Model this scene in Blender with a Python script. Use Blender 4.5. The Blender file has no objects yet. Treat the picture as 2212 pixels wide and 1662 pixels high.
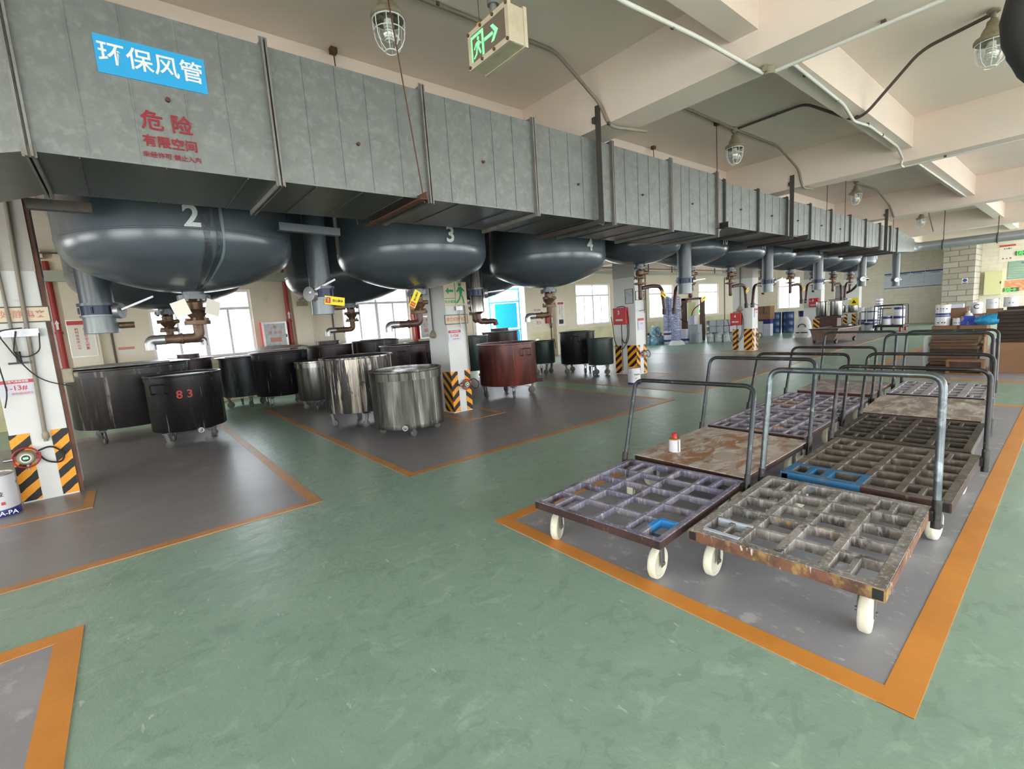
import bpy, math, random
from mathutils import Vector, Matrix
random.seed(7)
PI = math.pi
SC = bpy.context.scene
COL = SC.collection

# ------------------------------------------------------------------ camera, sky, exposure
cd = bpy.data.cameras.new('camera')
cam = bpy.data.objects.new('camera', cd)
COL.objects.link(cam)
yaw, pitch, roll = 0.888252, 0.137479, -0.0682193
fw = Vector((math.cos(pitch) * math.cos(yaw), math.cos(pitch) * math.sin(yaw), -math.sin(pitch)))
r0 = fw.cross(Vector((0, 0, 1))).normalized()
u0 = r0.cross(fw)
rt = r0 * math.cos(roll) + u0 * math.sin(roll)
up = -r0 * math.sin(roll) + u0 * math.cos(roll)
mw = Matrix((rt, up, -fw)).transposed().to_4x4()
mw.translation = (0, 0, 1.6)
cam.matrix_world = mw
cd.sensor_width = 36
cd.lens = 1009.26 * 36 / 2212
cd.clip_start = 0.05
SC.camera = cam

w = bpy.data.worlds.new('overcast_sky')
SC.world = w
w.use_nodes = True
bg = w.node_tree.nodes['Background']
bg.inputs[0].default_value = (0.95, 0.98, 1.0, 1)
bg.inputs[1].default_value = 7.0
SC.view_settings.view_transform = 'Standard'
SC.view_settings.look = 'None'
SC.view_settings.gamma = 1
SC.view_settings.use_curve_mapping = False
SC.view_settings.exposure = 0.62
cy_ = SC.cycles
cy_.max_bounces = 9
cy_.diffuse_bounces = 6
cy_.glossy_bounces = 4
cy_.transmission_bounces = 6
cy_.transparent_max_bounces = 12
cy_.caustics_reflective = False
cy_.caustics_refractive = False
cy_.sample_clamp_indirect = 6
cy_.use_denoising = True

def portal(name, loc, size, direction):
    """marks an opening through which the sky lights the hall"""
    l = bpy.data.lights.new(name, 'AREA')
    l.shape = 'RECTANGLE'
    l.size, l.size_y = size
    l.cycles.is_portal = True
    o = bpy.data.objects.new(name, l)
    o.location = loc
    o.rotation_euler = Vector(direction).to_track_quat('-Z', 'Z').to_euler()
    COL.objects.link(o)

# ------------------------------------------------------------------ helpers: tagging
def tag(o, label=None, cat=None, group=None, kind=None):
    if label: o['label'] = label
    if cat: o['category'] = cat
    if group: o['group'] = group
    if kind: o['kind'] = kind
    return o

def thing(name, label, cat, loc=(0, 0, 0), rz=0, group=None):
    o = bpy.data.objects.new(name, None)
    o.empty_display_size = 0.1
    COL.objects.link(o)
    o.location = loc
    o.rotation_euler = (0, 0, rz)
    return tag(o, label, cat, group)

def dup(root, loc, rz=None, label=None, group=None):
    """copy of a thing with its parts and sub-parts"""
    r = root.copy(); COL.objects.link(r)
    r.location = loc
    if rz is not None: r.rotation_euler = (0, 0, rz)
    if label: r['label'] = label
    if group: r['group'] = group
    for ch in list(root.children):
        c = ch.copy(); COL.objects.link(c); c.parent = r
        for g in list(ch.children):
            d = g.copy(); COL.objects.link(d); d.parent = c
    return r

# ------------------------------------------------------------------ helpers: geometry
class MB:
    def __init__(s):
        s.v, s.f, s.m = [], [], []
    def add(s, vs, fs, m=0):
        b = len(s.v)
        s.v += [tuple(p) for p in vs]
        for f in fs:
            s.f.append([b + i for i in f]); s.m.append(m)
        return s
    def box(s, c, d, m=0, rz=0, rot=None):
        R = rot if rot is not None else Matrix.Rotation(rz, 3, 'Z')
        c = Vector(c)
        vs = [c + R @ Vector((x * d[0] / 2, y * d[1] / 2, z * d[2] / 2)) for x in (-1, 1) for y in (-1, 1) for z in (-1, 1)]
        return s.add(vs, [(0, 1, 3, 2), (4, 6, 7, 5), (0, 4, 5, 1), (2, 3, 7, 6), (0, 2, 6, 4), (1, 5, 7, 3)], m)
    def bb(s, a, b, m=0):
        return s.box([(a[i] + b[i]) / 2 for i in range(3)], [abs(b[i] - a[i]) for i in range(3)], m)
    def bar(s, p0, p1, w, h, m=0, upv=(0, 0, 1)):
        """rectangular bar from p0 to p1"""
        p0, p1 = Vector(p0), Vector(p1)
        d = p1 - p0
        x = d.normalized(); u = Vector(upv)
        if abs(x.dot(u)) > .98: u = Vector((1, 0, 0))
        y = u.cross(x).normalized(); z = x.cross(y)
        return s.box((p0 + p1) / 2, (d.length, w, h), m, rot=Matrix((x, y, z)).transposed())
    def angle(s, p0, p1, a, t=.006, m=0, upv=(0, 0, 1), flip=1):
        """L-section steel angle"""
        p0, p1 = Vector(p0), Vector(p1)
        x = (p1 - p0).normalized(); u = Vector(upv)
        if abs(x.dot(u)) > .98: u = Vector((1, 0, 0))
        y = u.cross(x).normalized(); z = x.cross(y)
        s.bar(p0 + z * (a / 2), p1 + z * (a / 2), t, a, m, upv)
        s.bar(p0 + y * (a / 2 * flip), p1 + y * (a / 2 * flip), a, t, m, upv)
        return s
    def tube(s, pts, r, n=10, m=0, caps=True, closed=False):
        pts = [Vector(p) for p in pts]
        k = len(pts)
        rs = r if isinstance(r, (list, tuple)) else [r] * k
        rings = []
        prev = None
        for i in range(k):
            if closed: t = (pts[(i + 1) % k] - pts[i - 1]).normalized()
            elif i == 0: t = (pts[1] - pts[0]).normalized()
            elif i == k - 1: t = (pts[-1] - pts[-2]).normalized()
            else: t = ((pts[i + 1] - pts[i]).normalized() + (pts[i] - pts[i - 1]).normalized()).normalized()
            if prev is None:
                a = Vector((0, 0, 1)) if abs(t.z) < .9 else Vector((1, 0, 0))
                nrm = (a - t * a.dot(t)).normalized()
            else:
                nrm = (prev - t * prev.dot(t)).normalized()
            prev = nrm
            bn = t.cross(nrm)
            rings.append([pts[i] + (nrm * math.cos(2 * PI * j / n) + bn * math.sin(2 * PI * j / n)) * rs[i] for j in range(n)])
        vs = [p for g in rings for p in g]
        fs = []
        for i in range(k if closed else k - 1):
            a, b = i * n, ((i + 1) % k) * n
            for j in range(n):
                fs.append((a + j, a + (j + 1) % n, b + (j + 1) % n, b + j))
        if caps and not closed:
            fs.append(tuple(reversed(range(n)))); fs.append(tuple(range((k - 1) * n, k * n)))
        return s.add(vs, fs, m)
    def cyl(s, p0, p1, r, r1=None, n=16, m=0):
        return s.tube([p0, p1], [r, r if r1 is None else r1], n, m)
    def ring(s, c, R, r, axis='z', n=24, k=8, m=0):
        pts = []
        for i in range(n):
            a = 2 * PI * i / n
            q = (math.cos(a) * R, math.sin(a) * R)
            o = {'z': (q[0], q[1], 0), 'x': (0, q[0], q[1]), 'y': (q[0], 0, q[1])}[axis]
            pts.append(Vector(c) + Vector(o))
        return s.tube(pts, r, k, m, closed=True)
    def lathe(s, prof, c=(0, 0, 0), n=32, m=0, axis='z', ms=None):
        """prof: (radius, height) from one end to the other"""
        vs, fs, k = [], [], len(prof)
        for (r, h) in prof:
            for j in range(n):
                a = 2 * PI * j / n
                x, y = r * math.cos(a), r * math.sin(a)
                o = {'z': (x, y, h), 'x': (h, x, y), 'y': (y, h, x)}[axis]
                vs.append((c[0] + o[0], c[1] + o[1], c[2] + o[2]))
        b = len(s.v)
        s.v += vs
        for i in range(k - 1):
            for j in range(n):
                q = (i * n + j, i * n + (j + 1) % n, (i + 1) * n + (j + 1) % n, (i + 1) * n + j)
                s.f.append([b + t for t in q]); s.m.append(ms[i] if ms else m)
        if prof[0][0] > 1e-4: s.f.append([b + j for j in reversed(range(n))]); s.m.append(ms[0] if ms else m)
        if prof[-1][0] > 1e-4: s.f.append([b + (k - 1) * n + j for j in range(n)]); s.m.append(ms[-1] if ms else m)
        return s
    def open_lathe(s, prof, c=(0, 0, 0), n=32, m=0):
        k = len(s.f)
        s.lathe(prof, c, n, m)
        # drop caps: profile is a closed shell
        while len(s.f) > k and len(s.f[-1]) > 4 and n > 4:
            s.f.pop(); s.m.pop()
        return s
    def ball(s, c, r, n=14, k=8, m=0, sq=1.0):
        return s.lathe([(max(1e-5, r * math.sin(PI * i / k)), -r * sq * math.cos(PI * i / k)) for i in range(k + 1)], c, n, m)
    def prism(s, poly, o, ux, uy, depth, m=0):
        """polygon in plane (ux, uy) at o pushed along the vector depth"""
        o, ux, uy, depth = Vector(o), Vector(ux), Vector(uy), Vector(depth)
        n = len(poly)
        a = [o + ux * p[0] + uy * p[1] for p in poly]
        b = [p + depth for p in a]
        fs = [tuple(range(n)), tuple(reversed(range(n, 2 * n)))]
        fs += [(i, i + n, (i + 1) % n + n, (i + 1) % n) for i in range(n)]
        return s.add(a + b, fs, m)
    def build(s, name, mats, parent=None, smooth=True, loc=None, bev=0):
        me = bpy.data.meshes.new(name)
        me.from_pydata(s.v, [], s.f)
        if not isinstance(mats, (list, tuple)): mats = [mats]
        for x in mats: me.materials.append(x)
        if len(mats) > 1: me.polygons.foreach_set('material_index', s.m)
        import bmesh as _b
        b = _b.new(); b.from_mesh(me)
        _b.ops.recalc_face_normals(b, faces=b.faces)
        b.to_mesh(me); b.free()
        if smooth:
            me.polygons.foreach_set('use_smooth', [True] * len(me.polygons))
            me.set_sharp_from_angle(angle=math.radians(38))
        o = bpy.data.objects.new(name, me)
        COL.objects.link(o)
        if parent is not None: o.parent = parent
        if loc is not None: o.location = loc
        if bev:
            b = o.modifiers.new('soft_edges', 'BEVEL'); b.width = bev; b.segments = 2; b.limit_method = 'ANGLE'; b.angle_limit = math.radians(40)
        return o

def fillet(pts, r, n=5, closed=False):
    pts = [Vector(p) for p in pts]
    out = [pts[0]]
    for i in range(1, len(pts) - 1):
        a, b, c = pts[i - 1], pts[i], pts[i + 1]
        d = min(r, (a - b).length * .49, (c - b).length * .49)
        p, q = b + (a - b).normalized() * d, b + (c - b).normalized() * d
        for k in range(n + 1):
            t = k / n
            out.append(p * (1 - t) ** 2 + b * 2 * t * (1 - t) + q * t * t)
    out.append(pts[-1])
    return out

def tubeobj(name, pts, r, m, parent=None, n=10, fr=0.06):
    return MB().tube(fillet(pts, fr) if len(pts) > 2 else pts, r, n).build(name, m, parent)

_txt = {}
def txt(body, size, m, loc, R, U, parent=None, name='lettering', bold=0.0, align='CENTER', depth=0.0008, sx=1.0):
    """lettering as a thin mesh; R is the reading direction, U the upward direction"""
    key = (body, round(bold, 4), align)
    if key not in _txt:
        c = bpy.data.curves.new('lettering', 'FONT')
        c.body = body; c.size = 1; c.offset = bold; c.extrude = .004; c.resolution_u = 3
        c.align_x = align; c.align_y = 'CENTER'
        t = bpy.data.objects.new('lettering', c)
        COL.objects.link(t)
        bpy.context.view_layer.update()
        me = bpy.data.meshes.new_from_object(t.evaluated_get(bpy.context.evaluated_depsgraph_get()))
        bpy.data.objects.remove(t)
        bpy.data.curves.remove(c)
        _txt[key] = me
    me = _txt[key].copy()
    me.materials.clear(); me.materials.append(m)
    o = bpy.data.objects.new(name, me)
    COL.objects.link(o)
    R, U = Vector(R).normalized(), Vector(U).normalized()
    N = R.cross(U)
    mt = Matrix((R * size * sx, U * size, N * depth / .004)).transposed().to_4x4()
    mt.translation = loc
    o.matrix_local = mt
    if parent is not None: o.parent = parent
    return o
FY = ((1, 0, 0), (0, 0, 1))      # lettering on a face looking towards -y
FX = ((0, -1, 0), (0, 0, 1))     # lettering on a face looking towards -x

# ------------------------------------------------------------------ helpers: materials
def C(h):
    """sRGB hex -> linear"""
    c = [int(h[i:i + 2], 16) / 255 for i in (0, 2, 4)]
    return tuple((x / 12.92 if x <= .04045 else ((x + .055) / 1.055) ** 2.4) for x in c) + (1,)

def M(name, col, rough=.5, metal=0.0, layers=(), bump=None, spec=.5, rv=0.0, emit=None, coat=0.0):
    m = bpy.data.materials.new(name)
    m.use_nodes = True
    nt = m.node_tree
    N, L = nt.nodes, nt.links
    p = N['Principled BSDF']
    if isinstance(col, str): col = C(col)
    p.inputs['Base Color'].default_value = col
    p.inputs['Roughness'].default_value = rough
    p.inputs['Metallic'].default_value = metal
    p.inputs['Specular IOR Level'].default_value = spec
    if coat: p.inputs['Coat Weight'].default_value = coat; p.inputs['Coat Roughness'].default_value = .12
    if emit:
        p.inputs['Emission Color'].default_value = col; p.inputs['Emission Strength'].default_value = emit
    if not layers and not bump: return m
    tc = N.new('ShaderNodeTexCoord')
    oi = N.new('ShaderNodeObjectInfo')
    mu = N.new('ShaderNodeMath'); mu.operation = 'MULTIPLY'; mu.inputs[1].default_value = 37
    L.new(oi.outputs['Random'], mu.inputs[0])
    va = N.new('ShaderNodeVectorMath'); va.operation = 'ADD'
    L.new(tc.outputs['Object'], va.inputs[0]); L.new(mu.outputs[0], va.inputs[1])
    def noise(scale, detail=4, ntype='noise', dist=0):
        if isinstance(scale, (tuple, list)):
            mp = N.new('ShaderNodeMapping'); mp.inputs['Scale'].default_value = scale
            L.new(va.outputs[0], mp.inputs[0]); src = mp.outputs[0]; sc = 1
        else: src, sc = va.outputs[0], scale
        if ntype == 'vor':
            t = N.new('ShaderNodeTexVoronoi'); t.inputs['Scale'].default_value = sc; L.new(src, t.inputs['Vector'])
            return t.outputs['Distance']
        t = N.new('ShaderNodeTexNoise')
        t.inputs['Scale'].default_value = sc; t.inputs['Detail'].default_value = detail; t.inputs['Distortion'].default_value = dist
        t.inputs['Roughness'].default_value = .6
        L.new(src, t.inputs['Vector'])
        return t.outputs[0]
    last = None
    fac0 = None
    for ly in layers:
        c2, scale, lo, hi, amt = ly[:5]
        nz = noise(scale, ly[5] if len(ly) > 5 else 4, ly[6] if len(ly) > 6 else 'noise', ly[7] if len(ly) > 7 else 0)
        mr = N.new('ShaderNodeMapRange')
        mr.inputs[1].default_value = lo; mr.inputs[2].default_value = hi; mr.inputs[3].default_value = 0; mr.inputs[4].default_value = amt
        L.new(nz, mr.inputs[0])
        mx = N.new('ShaderNodeMix'); mx.data_type = 'RGBA'
        L.new(mr.outputs[0], mx.inputs[0])
        if last is None: mx.inputs[6].default_value = col
        else: L.new(last, mx.inputs[6])
        mx.inputs[7].default_value = C(c2) if isinstance(c2, str) else c2
        last = mx.outputs[2]
        if fac0 is None: fac0 = mr.outputs[0]
    if last is not None: L.new(last, p.inputs['Base Color'])
    if rv and fac0 is not None:
        mr = N.new('ShaderNodeMapRange'); mr.inputs[3].default_value = rough; mr.inputs[4].default_value = rough + rv
        L.new(fac0, mr.inputs[0]); L.new(mr.outputs[0], p.inputs['Roughness'])
    if bump:
        nz = noise(bump[0], bump[2] if len(bump) > 2 else 5)
        b = N.new('ShaderNodeBump'); b.inputs['Strength'].default_value = bump[1]; b.inputs['Distance'].default_value = bump[3] if len(bump) > 3 else .01
        L.new(nz, b.inputs['Height']); L.new(b.outputs[0], p.inputs['Normal'])
    return m

def stripes(name, axis, sign, a='F0A020', b='191617', period=.19, thr=.5):
    """hand painted diagonal hazard stripes"""
    m = M(name, a, .55, bump=(30, .2))
    nt = m.node_tree; N, L = nt.nodes, nt.links
    p = N['Principled BSDF']
    tc = N.new('ShaderNodeTexCoord'); sx = N.new('ShaderNodeSeparateXYZ')
    L.new(tc.outputs['Object'], sx.inputs[0])
    k = N.new('ShaderNodeMath'); k.operation = 'MULTIPLY_ADD'; k.inputs[1].default_value = sign * .85
    L.new(sx.outputs[axis], k.inputs[0]); L.new(sx.outputs[2], k.inputs[2])
    nz = N.new('ShaderNodeTexNoise'); nz.inputs['Scale'].default_value = 9
    L.new(tc.outputs['Object'], nz.inputs['Vector'])
    k2 = N.new('ShaderNodeMath'); k2.operation = 'MULTIPLY_ADD'; k2.inputs[1].default_value = .03
    L.new(nz.outputs[0], k2.inputs[0]); L.new(k.outputs[0], k2.inputs[2])
    d = N.new('ShaderNodeMath'); d.operation = 'DIVIDE'; d.inputs[1].default_value = period; L.new(k2.outputs[0], d.inputs[0])
    f = N.new('ShaderNodeMath'); f.operation = 'FRACT'; L.new(d.outputs[0], f.inputs[0])
    g = N.new('ShaderNodeMath'); g.operation = 'GREATER_THAN'; g.inputs[1].default_value = thr; L.new(f.outputs[0], g.inputs[0])
    mx = N.new('ShaderNodeMix'); mx.data_type = 'RGBA'
    mx.inputs[6].default_value = C(a); mx.inputs[7].default_value = C(b)
    L.new(g.outputs[0], mx.inputs[0]); L.new(mx.outputs[2], p.inputs['Base Color'])
    return m

def glassmat(name, col=(.95, .98, 1, 1), gloss=.08):
    m = bpy.data.materials.new(name); m.use_nodes = True
    nt = m.node_tree; nt.nodes.clear()
    o = nt.nodes.new('ShaderNodeOutputMaterial'); t = nt.nodes.new('ShaderNodeBsdfTransparent'); g = nt.nodes.new('ShaderNodeBsdfGlossy'); x = nt.nodes.new('ShaderNodeMixShader')
    t.inputs[0].default_value = col; g.inputs['Roughness'].default_value = .03; x.inputs[0].default_value = gloss
    nt.links.new(t.outputs[0], x.inputs[1]); nt.links.new(g.outputs[0], x.inputs[2]); nt.links.new(x.outputs[0], o.inputs[0])
    return m

def brick(name, c1, c2, mortar, scale, bw, bh, ms=.02):
    m = M(name, c1, .85)
    nt = m.node_tree; N, L = nt.nodes, nt.links
    p = N['Principled BSDF']
    tc = N.new('ShaderNodeTexCoord'); mp = N.new('ShaderNodeMapping')
    mp.inputs['Rotation'].default_value = (PI / 2, 0, PI / 2)
    sp = N.new('ShaderNodeSeparateXYZ'); cb = N.new('ShaderNodeCombineXYZ')
    ad = N.new('ShaderNodeMath'); ad.operation = 'ADD'
    L.new(tc.outputs['Object'], sp.inputs[0]); L.new(sp.outputs[0], ad.inputs[0]); L.new(sp.outputs[1], ad.inputs[1])
    L.new(ad.outputs[0], cb.inputs[0]); L.new(sp.outputs[2], cb.inputs[1])
    t = N.new('ShaderNodeTexBrick')
    t.inputs['Color1'].default_value = C(c1); t.inputs['Color2'].default_value = C(c2); t.inputs['Mortar'].default_value = C(mortar)
    t.inputs['Scale'].default_value = scale; t.inputs['Brick Width'].default_value = bw; t.inputs['Row Height'].default_value = bh; t.inputs['Mortar Size'].default_value = ms
    L.new(cb.outputs[0], t.inputs['Vector'])
    nz = N.new('ShaderNodeTexNoise'); nz.inputs['Scale'].default_value = 3; nz.inputs['Detail'].default_value = 5
    L.new(tc.outputs['Object'], nz.inputs['Vector'])
    mx = N.new('ShaderNodeMix'); mx.data_type = 'RGBA'; mx.blend_type = 'MULTIPLY'; mx.inputs[0].default_value = .25
    L.new(t.outputs[0], mx.inputs[6]); L.new(nz.outputs[0], mx.inputs[7]); L.new(mx.outputs[2], p.inputs['Base Color'])
    b = N.new('ShaderNodeBump'); b.inputs['Strength'].default_value = .3; b.invert = True
    L.new(t.outputs['Fac'], b.inputs['Height']); L.new(b.outputs[0], p.inputs['Normal'])
    return m

# ------------------------------------------------------------------ materials
m_green = M('green_epoxy_floor', '8CA899', .3, 0, [('98B2A3', .5, .4, .7, .5), ('829E90', 1.3, .48, .75, .6), ('A9C4B4', (5, 7, 1), .58, .63, .38, 9, 'noise', .7), ('6C877A', (6, 9, 1), .57, .6, .3, 9, 'noise', 1.0), ('6F897C', 3.1, .62, .74, .6, 7), ('C4D3C6', (26, 8, 1), .68, .74, .7, 3), ('5E6F67', 2.3, .71, .76, .6, 8)], bump=(6, .7, 9, .01), rv=.16)
m_grey = M('grey_floor_paint', '77767B', .42, 0, [('67666C', .9, .4, .7, .6), ('8B8A8F', 2.4, .56, .72, .5, 6), ('A9A8AC', (22, 9, 1), .68, .75, .6, 4), ('55565C', 1.7, .62, .78, .5, 6)], bump=(20, .2, 5, .004), rv=.12)
m_greyw = M('worn_grey_floor_paint', '97979E', .42, 0, [('8A8B93', .9, .4, .7, .6), ('BDBCC1', (7, 5, 1), .59, .66, .7, 8), ('C6C5C8', (24, 11, 1), .64, .7, .7, 5), ('A9A8AF', 1.5, .55, .7, .5, 6)], bump=(20, .25, 5, .004))
m_greyd = M('dark_grey_pit_paint', '8C8A8C', .36, 0, [('7F7D81', .8, .4, .7, .6), ('A9A8AB', 2.4, .58, .76, .5, 6), ('7C7B80', (1.5, 5, 1), .62, .75, .4, 5)], bump=(20, .2, 5, .004), rv=.1)
m_orange = M('orange_floor_line', 'D88F3E', .42, 0, [('C88136', 2.2, .4, .7, .7), ('DE9640', 5, .55, .7, .6), ('A97C4E', 3, .64, .78, .6, 7)], bump=(18, .35, 5, .006))
m_orange_old = M('faded_orange_floor_line', 'C58C52', .42, 0, [('A5744A', 2.2, .4, .7, .7), ('C9A27E', 4, .58, .75, .6, 6)], bump=(18, .2))
m_ceil = M('ceiling_paint', 'E8D9CE', .85, 0, [('DCCCC1', .5, .4, .7, .6), ('DDD6CE', 1.1, .5, .75, .4)], bump=(5, .1))
m_wall = M('cream_wall_paint', 'E6DCC9', .85, 0, [('DACFBB', .7, .4, .7, .7), ('CABDA6', 2.2, .62, .76, .5, 6)], bump=(9, .15))
m_dado = M('yellowed_lower_wall_paint', 'DBD5AF', .8, 0, [('BDB48E', 1.2, .4, .7, .7), ('A1987C', 3, .64, .78, .6, 7)])
m_col = M('white_column_paint', 'DDDEDC', .7, 0, [('D0D1D0', 1.2, .45, .7, .6), ('ABADAC', 6, .66, .74, .6, 6)], bump=(12, .15))
m_colgrey = M('grey_column_plaster', 'BDB8B3', .85, 0, [('B2ADA7', 1.4, .4, .7, .6)])
m_blk = brick('concrete_block', 'BDB7AC', 'ABA497', '8A7F74', 1.0, .62, .26, .02)
m_bwall = brick('painted_brick', 'F0E7D8', 'EEE5D5', 'E6DCCC', 1.0, .5, .19, .012)
m_ground = M('outdoor_concrete', 'D6D2CA', .9, 0, [('C6C2BA', .6, .4, .7, .6)])  # unseen yard, colour paled to bounce daylight up to the ceiling
m_galv = M('galvanised_sheet', '7F8382', .45, .45, [('747877', 7, .4, .65, .7, 3), ('8E9290', 19, .5, .7, .6, 2), ('6B6F6E', (2, 2, .5), .58, .8, .45)], rv=.12)
m_galvd = M('dull_and_shaded_sheet', '5C5E5C', .35, .5, [('525452', 6, .4, .65, .7, 3)])  # darkened sheet: shade painted on the duct underside, also colours the far flanges
m_rail = M('dark_steel_angle', '55514F', .6, .4, [('6A5248', 5, .52, .7, .7, 6)])
m_railg = M('weathered_steel_angle', '8A8884', .5, .5, [('6B6560', 5, .5, .7, .7, 5), ('7A5F4E', 9, .62, .75, .7, 5)])
m_rust = M('rusty_steel', '5E4238', .7, .3, [('7A4A34', 5, .45, .65, .8, 6), ('3A302E', 8, .55, .7, .6)])
m_tank = M('blue_grey_tank_paint', '4A525A', .26, 0, [('434B53', 1.2, .42, .7, .7), ('525C66', 3, .58, .75, .4, 5), ('626D74', (3, 3, .7), .64, .8, .35, 5)], bump=(5, .06), spec=.6)
m_pipeg = M('grey_pipe_paint', '4A5258', .33, 0, [('40474D', 2, .45, .7, .6)], spec=.6)
m_ss = M('scuffed_stainless', '5F5E59', .33, .9, [('45443F', (5, 5, .6), .42, .6, .85, 5), ('2B2A27', (14, 14, .5), .53, .64, .85, 4), ('A09D95', (26, 26, .4), .6, .7, .7, 3)], rv=.25)
m_ssc = M('clean_stainless', '9C9A97', .24, 1.0, [('7A7875', (9, 9, .4), .45, .65, .7)], rv=.15)
m_ssm = M('paint_spilled_stainless', '4A4947', .4, .5, [('2E2D2D', (4, 4, 1.2), .44, .58, .9, 6), ('B9B0A4', (8, 8, .45), .5, .58, .9, 5), ('D6C9B8', (26, 26, 1.3), .56, .62, .9, 4), ('8C7E6A', (12, 12, .8), .6, .68, .7), ('2C2C2E', 7, .58, .66, .7, 6)], rv=.2)
m_blkt = M('black_tub_paint', '1A191B', .36, 0, [('151416', 3, .4, .65, .8), ('4A3C35', (9, 9, .5), .6, .7, .6, 5), ('86827A', (22, 22, 1.1), .63, .68, .8, 5)], rv=.15, spec=.25)
m_blkw = M('black_tub_with_drips', '1E1A1A', .42, 0, [('3E322C', (5, 5, .4), .48, .66, .8, 5), ('8E867E', (9, 9, .45), .58, .66, .8, 5), ('1A191A', 5, .5, .65, .8, 6), ('5E3430', (4, 4, .5), .64, .74, .7)])
m_greyt = M('grey_smeared_tub', '5C6164', .45, .3, [('2A2C31', (3, 3, .5), .45, .6, .9, 4), ('6A2F33', (4, 4, 1), .64, .7, .7, 4), ('8D8468', (7, 7, .7), .62, .68, .7, 4)])
m_redt = M('oxide_red_tub_paint', '4C221E', .38, .1, [('4A2420', 2, .4, .65, .8), ('7A3A2E', (5, 5, .7), .5, .68, .7, 5), ('3A1D1B', (7, 7, .6), .56, .7, .7), ('A05A2E', (16, 16, .5), .66, .71, .8), ('A89488', 24, .7, .74, .8)])
m_grnt = M('green_black_tub_paint', '2A3836', .42, .15, [('1E2928', 3, .4, .65, .8), ('9FB0A8', (19, 19, 1.2), .66, .71, .7, 5), ('42584F', (7, 7, .5), .58, .7, .6)])
m_maro = M('maroon_black_tub_paint', '3A2A2B', .42, .15, [('2A2022', 3, .4, .65, .8), ('7B706A', (15, 15, .7), .66, .72, .7), ('5A2A2C', 2.5, .58, .7, .6)])
m_dark = M('dark_inside', '1B1A1B', .7)
m_black = M('black_rubber', '151414', .6, 0, [('221F1E', 6, .45, .7, .6)])
m_tyre = M('cream_nylon_wheel', 'DAD7C4', .5, 0, [('C7C2AC', 6, .45, .7, .6), ('AFA994', 14, .62, .75, .6)])
m_greyw2 = M('grey_rubber_wheel', '5F5C58', .6, 0, [('4A4744', 9, .45, .7, .6)])
m_zinc = M('zinc_steel', '9C9C9E', .35, .8, [('7F7F82', 8, .45, .7, .6)])
m_tube = M('worn_steel_tube', '626A6D', .33, .7, [('484F52', 6, .45, .65, .8, 5), ('9AA2A4', 11, .56, .7, .5)], rv=.1)
m_tubed = M('dark_steel_tube', '2B2A2A', .42, .5, [('55504C', 7, .5, .7, .7, 5), ('8C8A84', 17, .64, .72, .6)])
m_bronze = M('brown_valve_metal', '6B5542', .5, .5, [('4C3A30', 9, .45, .65, .8, 5), ('8E7A60', 17, .58, .7, .6)])
m_brownp = M('brown_pipe_paint', '4E332E', .4, .2, [('3A2624', 5, .45, .65, .7), ('6B4A40', 9, .6, .72, .6)])
m_white = M('white_paint', 'E4E4E2', .5)
m_whitep = M('white_plastic_film', 'DADDE0', .3, 0, [('C6CACF', 5, .45, .65, .7)], bump=(9, .3))
m_lettw = M('white_lettering', 'E3E5E6', .6)
m_lettw2 = M('stencilled_white_lettering', 'C3C7CA', .6, 0, [('8B9298', 12, .5, .65, .5, 5)])
m_red = M('red_paint', 'C0242C', .4, 0, [('A91F28', 2, .45, .7, .6)])
m_redd = M('dark_red_pipe_paint', '9A2A26', .45)
m_stencil = M('red_stencil_paint', '8C1F2C', .7, 0, [('A8464E', 25, .55, .7, .5)])
m_redl = M('red_lettering', 'C04844', .6)
m_pinkl = M('faded_red_lettering', 'CC8E80', .7)
m_bluel = M('blue_sticker', '2AA0DC', .45)
m_cream = M('cream_sign_board', 'DCCDB2', .6)
m_creamw = M('off_white_sign_board', 'E3DFD4', .6)
m_grn_sign = M('green_sign_print', '2F9A6A', .6)
m_yel = M('yellow_sign', 'F0D81E', .5)
m_blackl = M('black_lettering', '211F22', .6)
m_cond = M('beige_conduit', '8A8276', .6, .1, [('736B5E', 5, .5, .7, .6)])
m_condd = M('dark_conduit', '5E5550', .55, .2)
m_condw = M('white_conduit', 'D3D2CC', .5)
m_lampb = M('lamp_housing', '9E9580', .6, .2, [('7E745E', 8, .45, .7, .7), ('5E523F', 13, .6, .72, .6)])
m_cfl = M('lamp_tube_white', 'E8E6DE', .3)
m_glass = glassmat('lamp_glass', gloss=.12)
m_pane = glassmat('window_glass', gloss=.06)
m_alu = M('window_frame_white', 'ECE8EC', .45)
m_exit = M('exit_sign_housing', 'BDB29C', .55, .1, [('A0957E', 7, .45, .7, .6)])
m_exitp = M('exit_sign_panel', '6A5E52', .4)
m_exitg = M('lit_green_symbol', '6FE08A', .4, emit=.9)
m_exitg2 = M('bright_green_symbol', '30E05A', .4, emit=1.1)
m_card = M('brown_cardboard', '8A684C', .85, 0, [('785A40', 2, .4, .7, .6), ('7E5F44', (2, 2, 60), .5, .7, .4)])
m_cardd = M('flat_cardboard_edges', '5F4836', .9, 0, [('4A372A', (1.5, 1.5, 90), .4, .6, .9), ('8F7150', (3, 3, 140), .55, .68, .8)])
m_cardk = M('dark_cardboard_edges', '3E3028', .9, 0, [('241C19', (2, 2, 80), .4, .6, .9), ('5A4636', (4, 4, 130), .6, .7, .8)])
m_can = M('white_paint_can', 'DADADE', .35, .1, [('C9C9CE', 4, .5, .7, .5)])
m_canb = M('blue_band', '2B2E78', .4)
m_gold = M('brass_tin_lid', 'B39B62', .35, .7)
m_tin = M('tin_rim', 'ABABAA', .3, .9)
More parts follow.
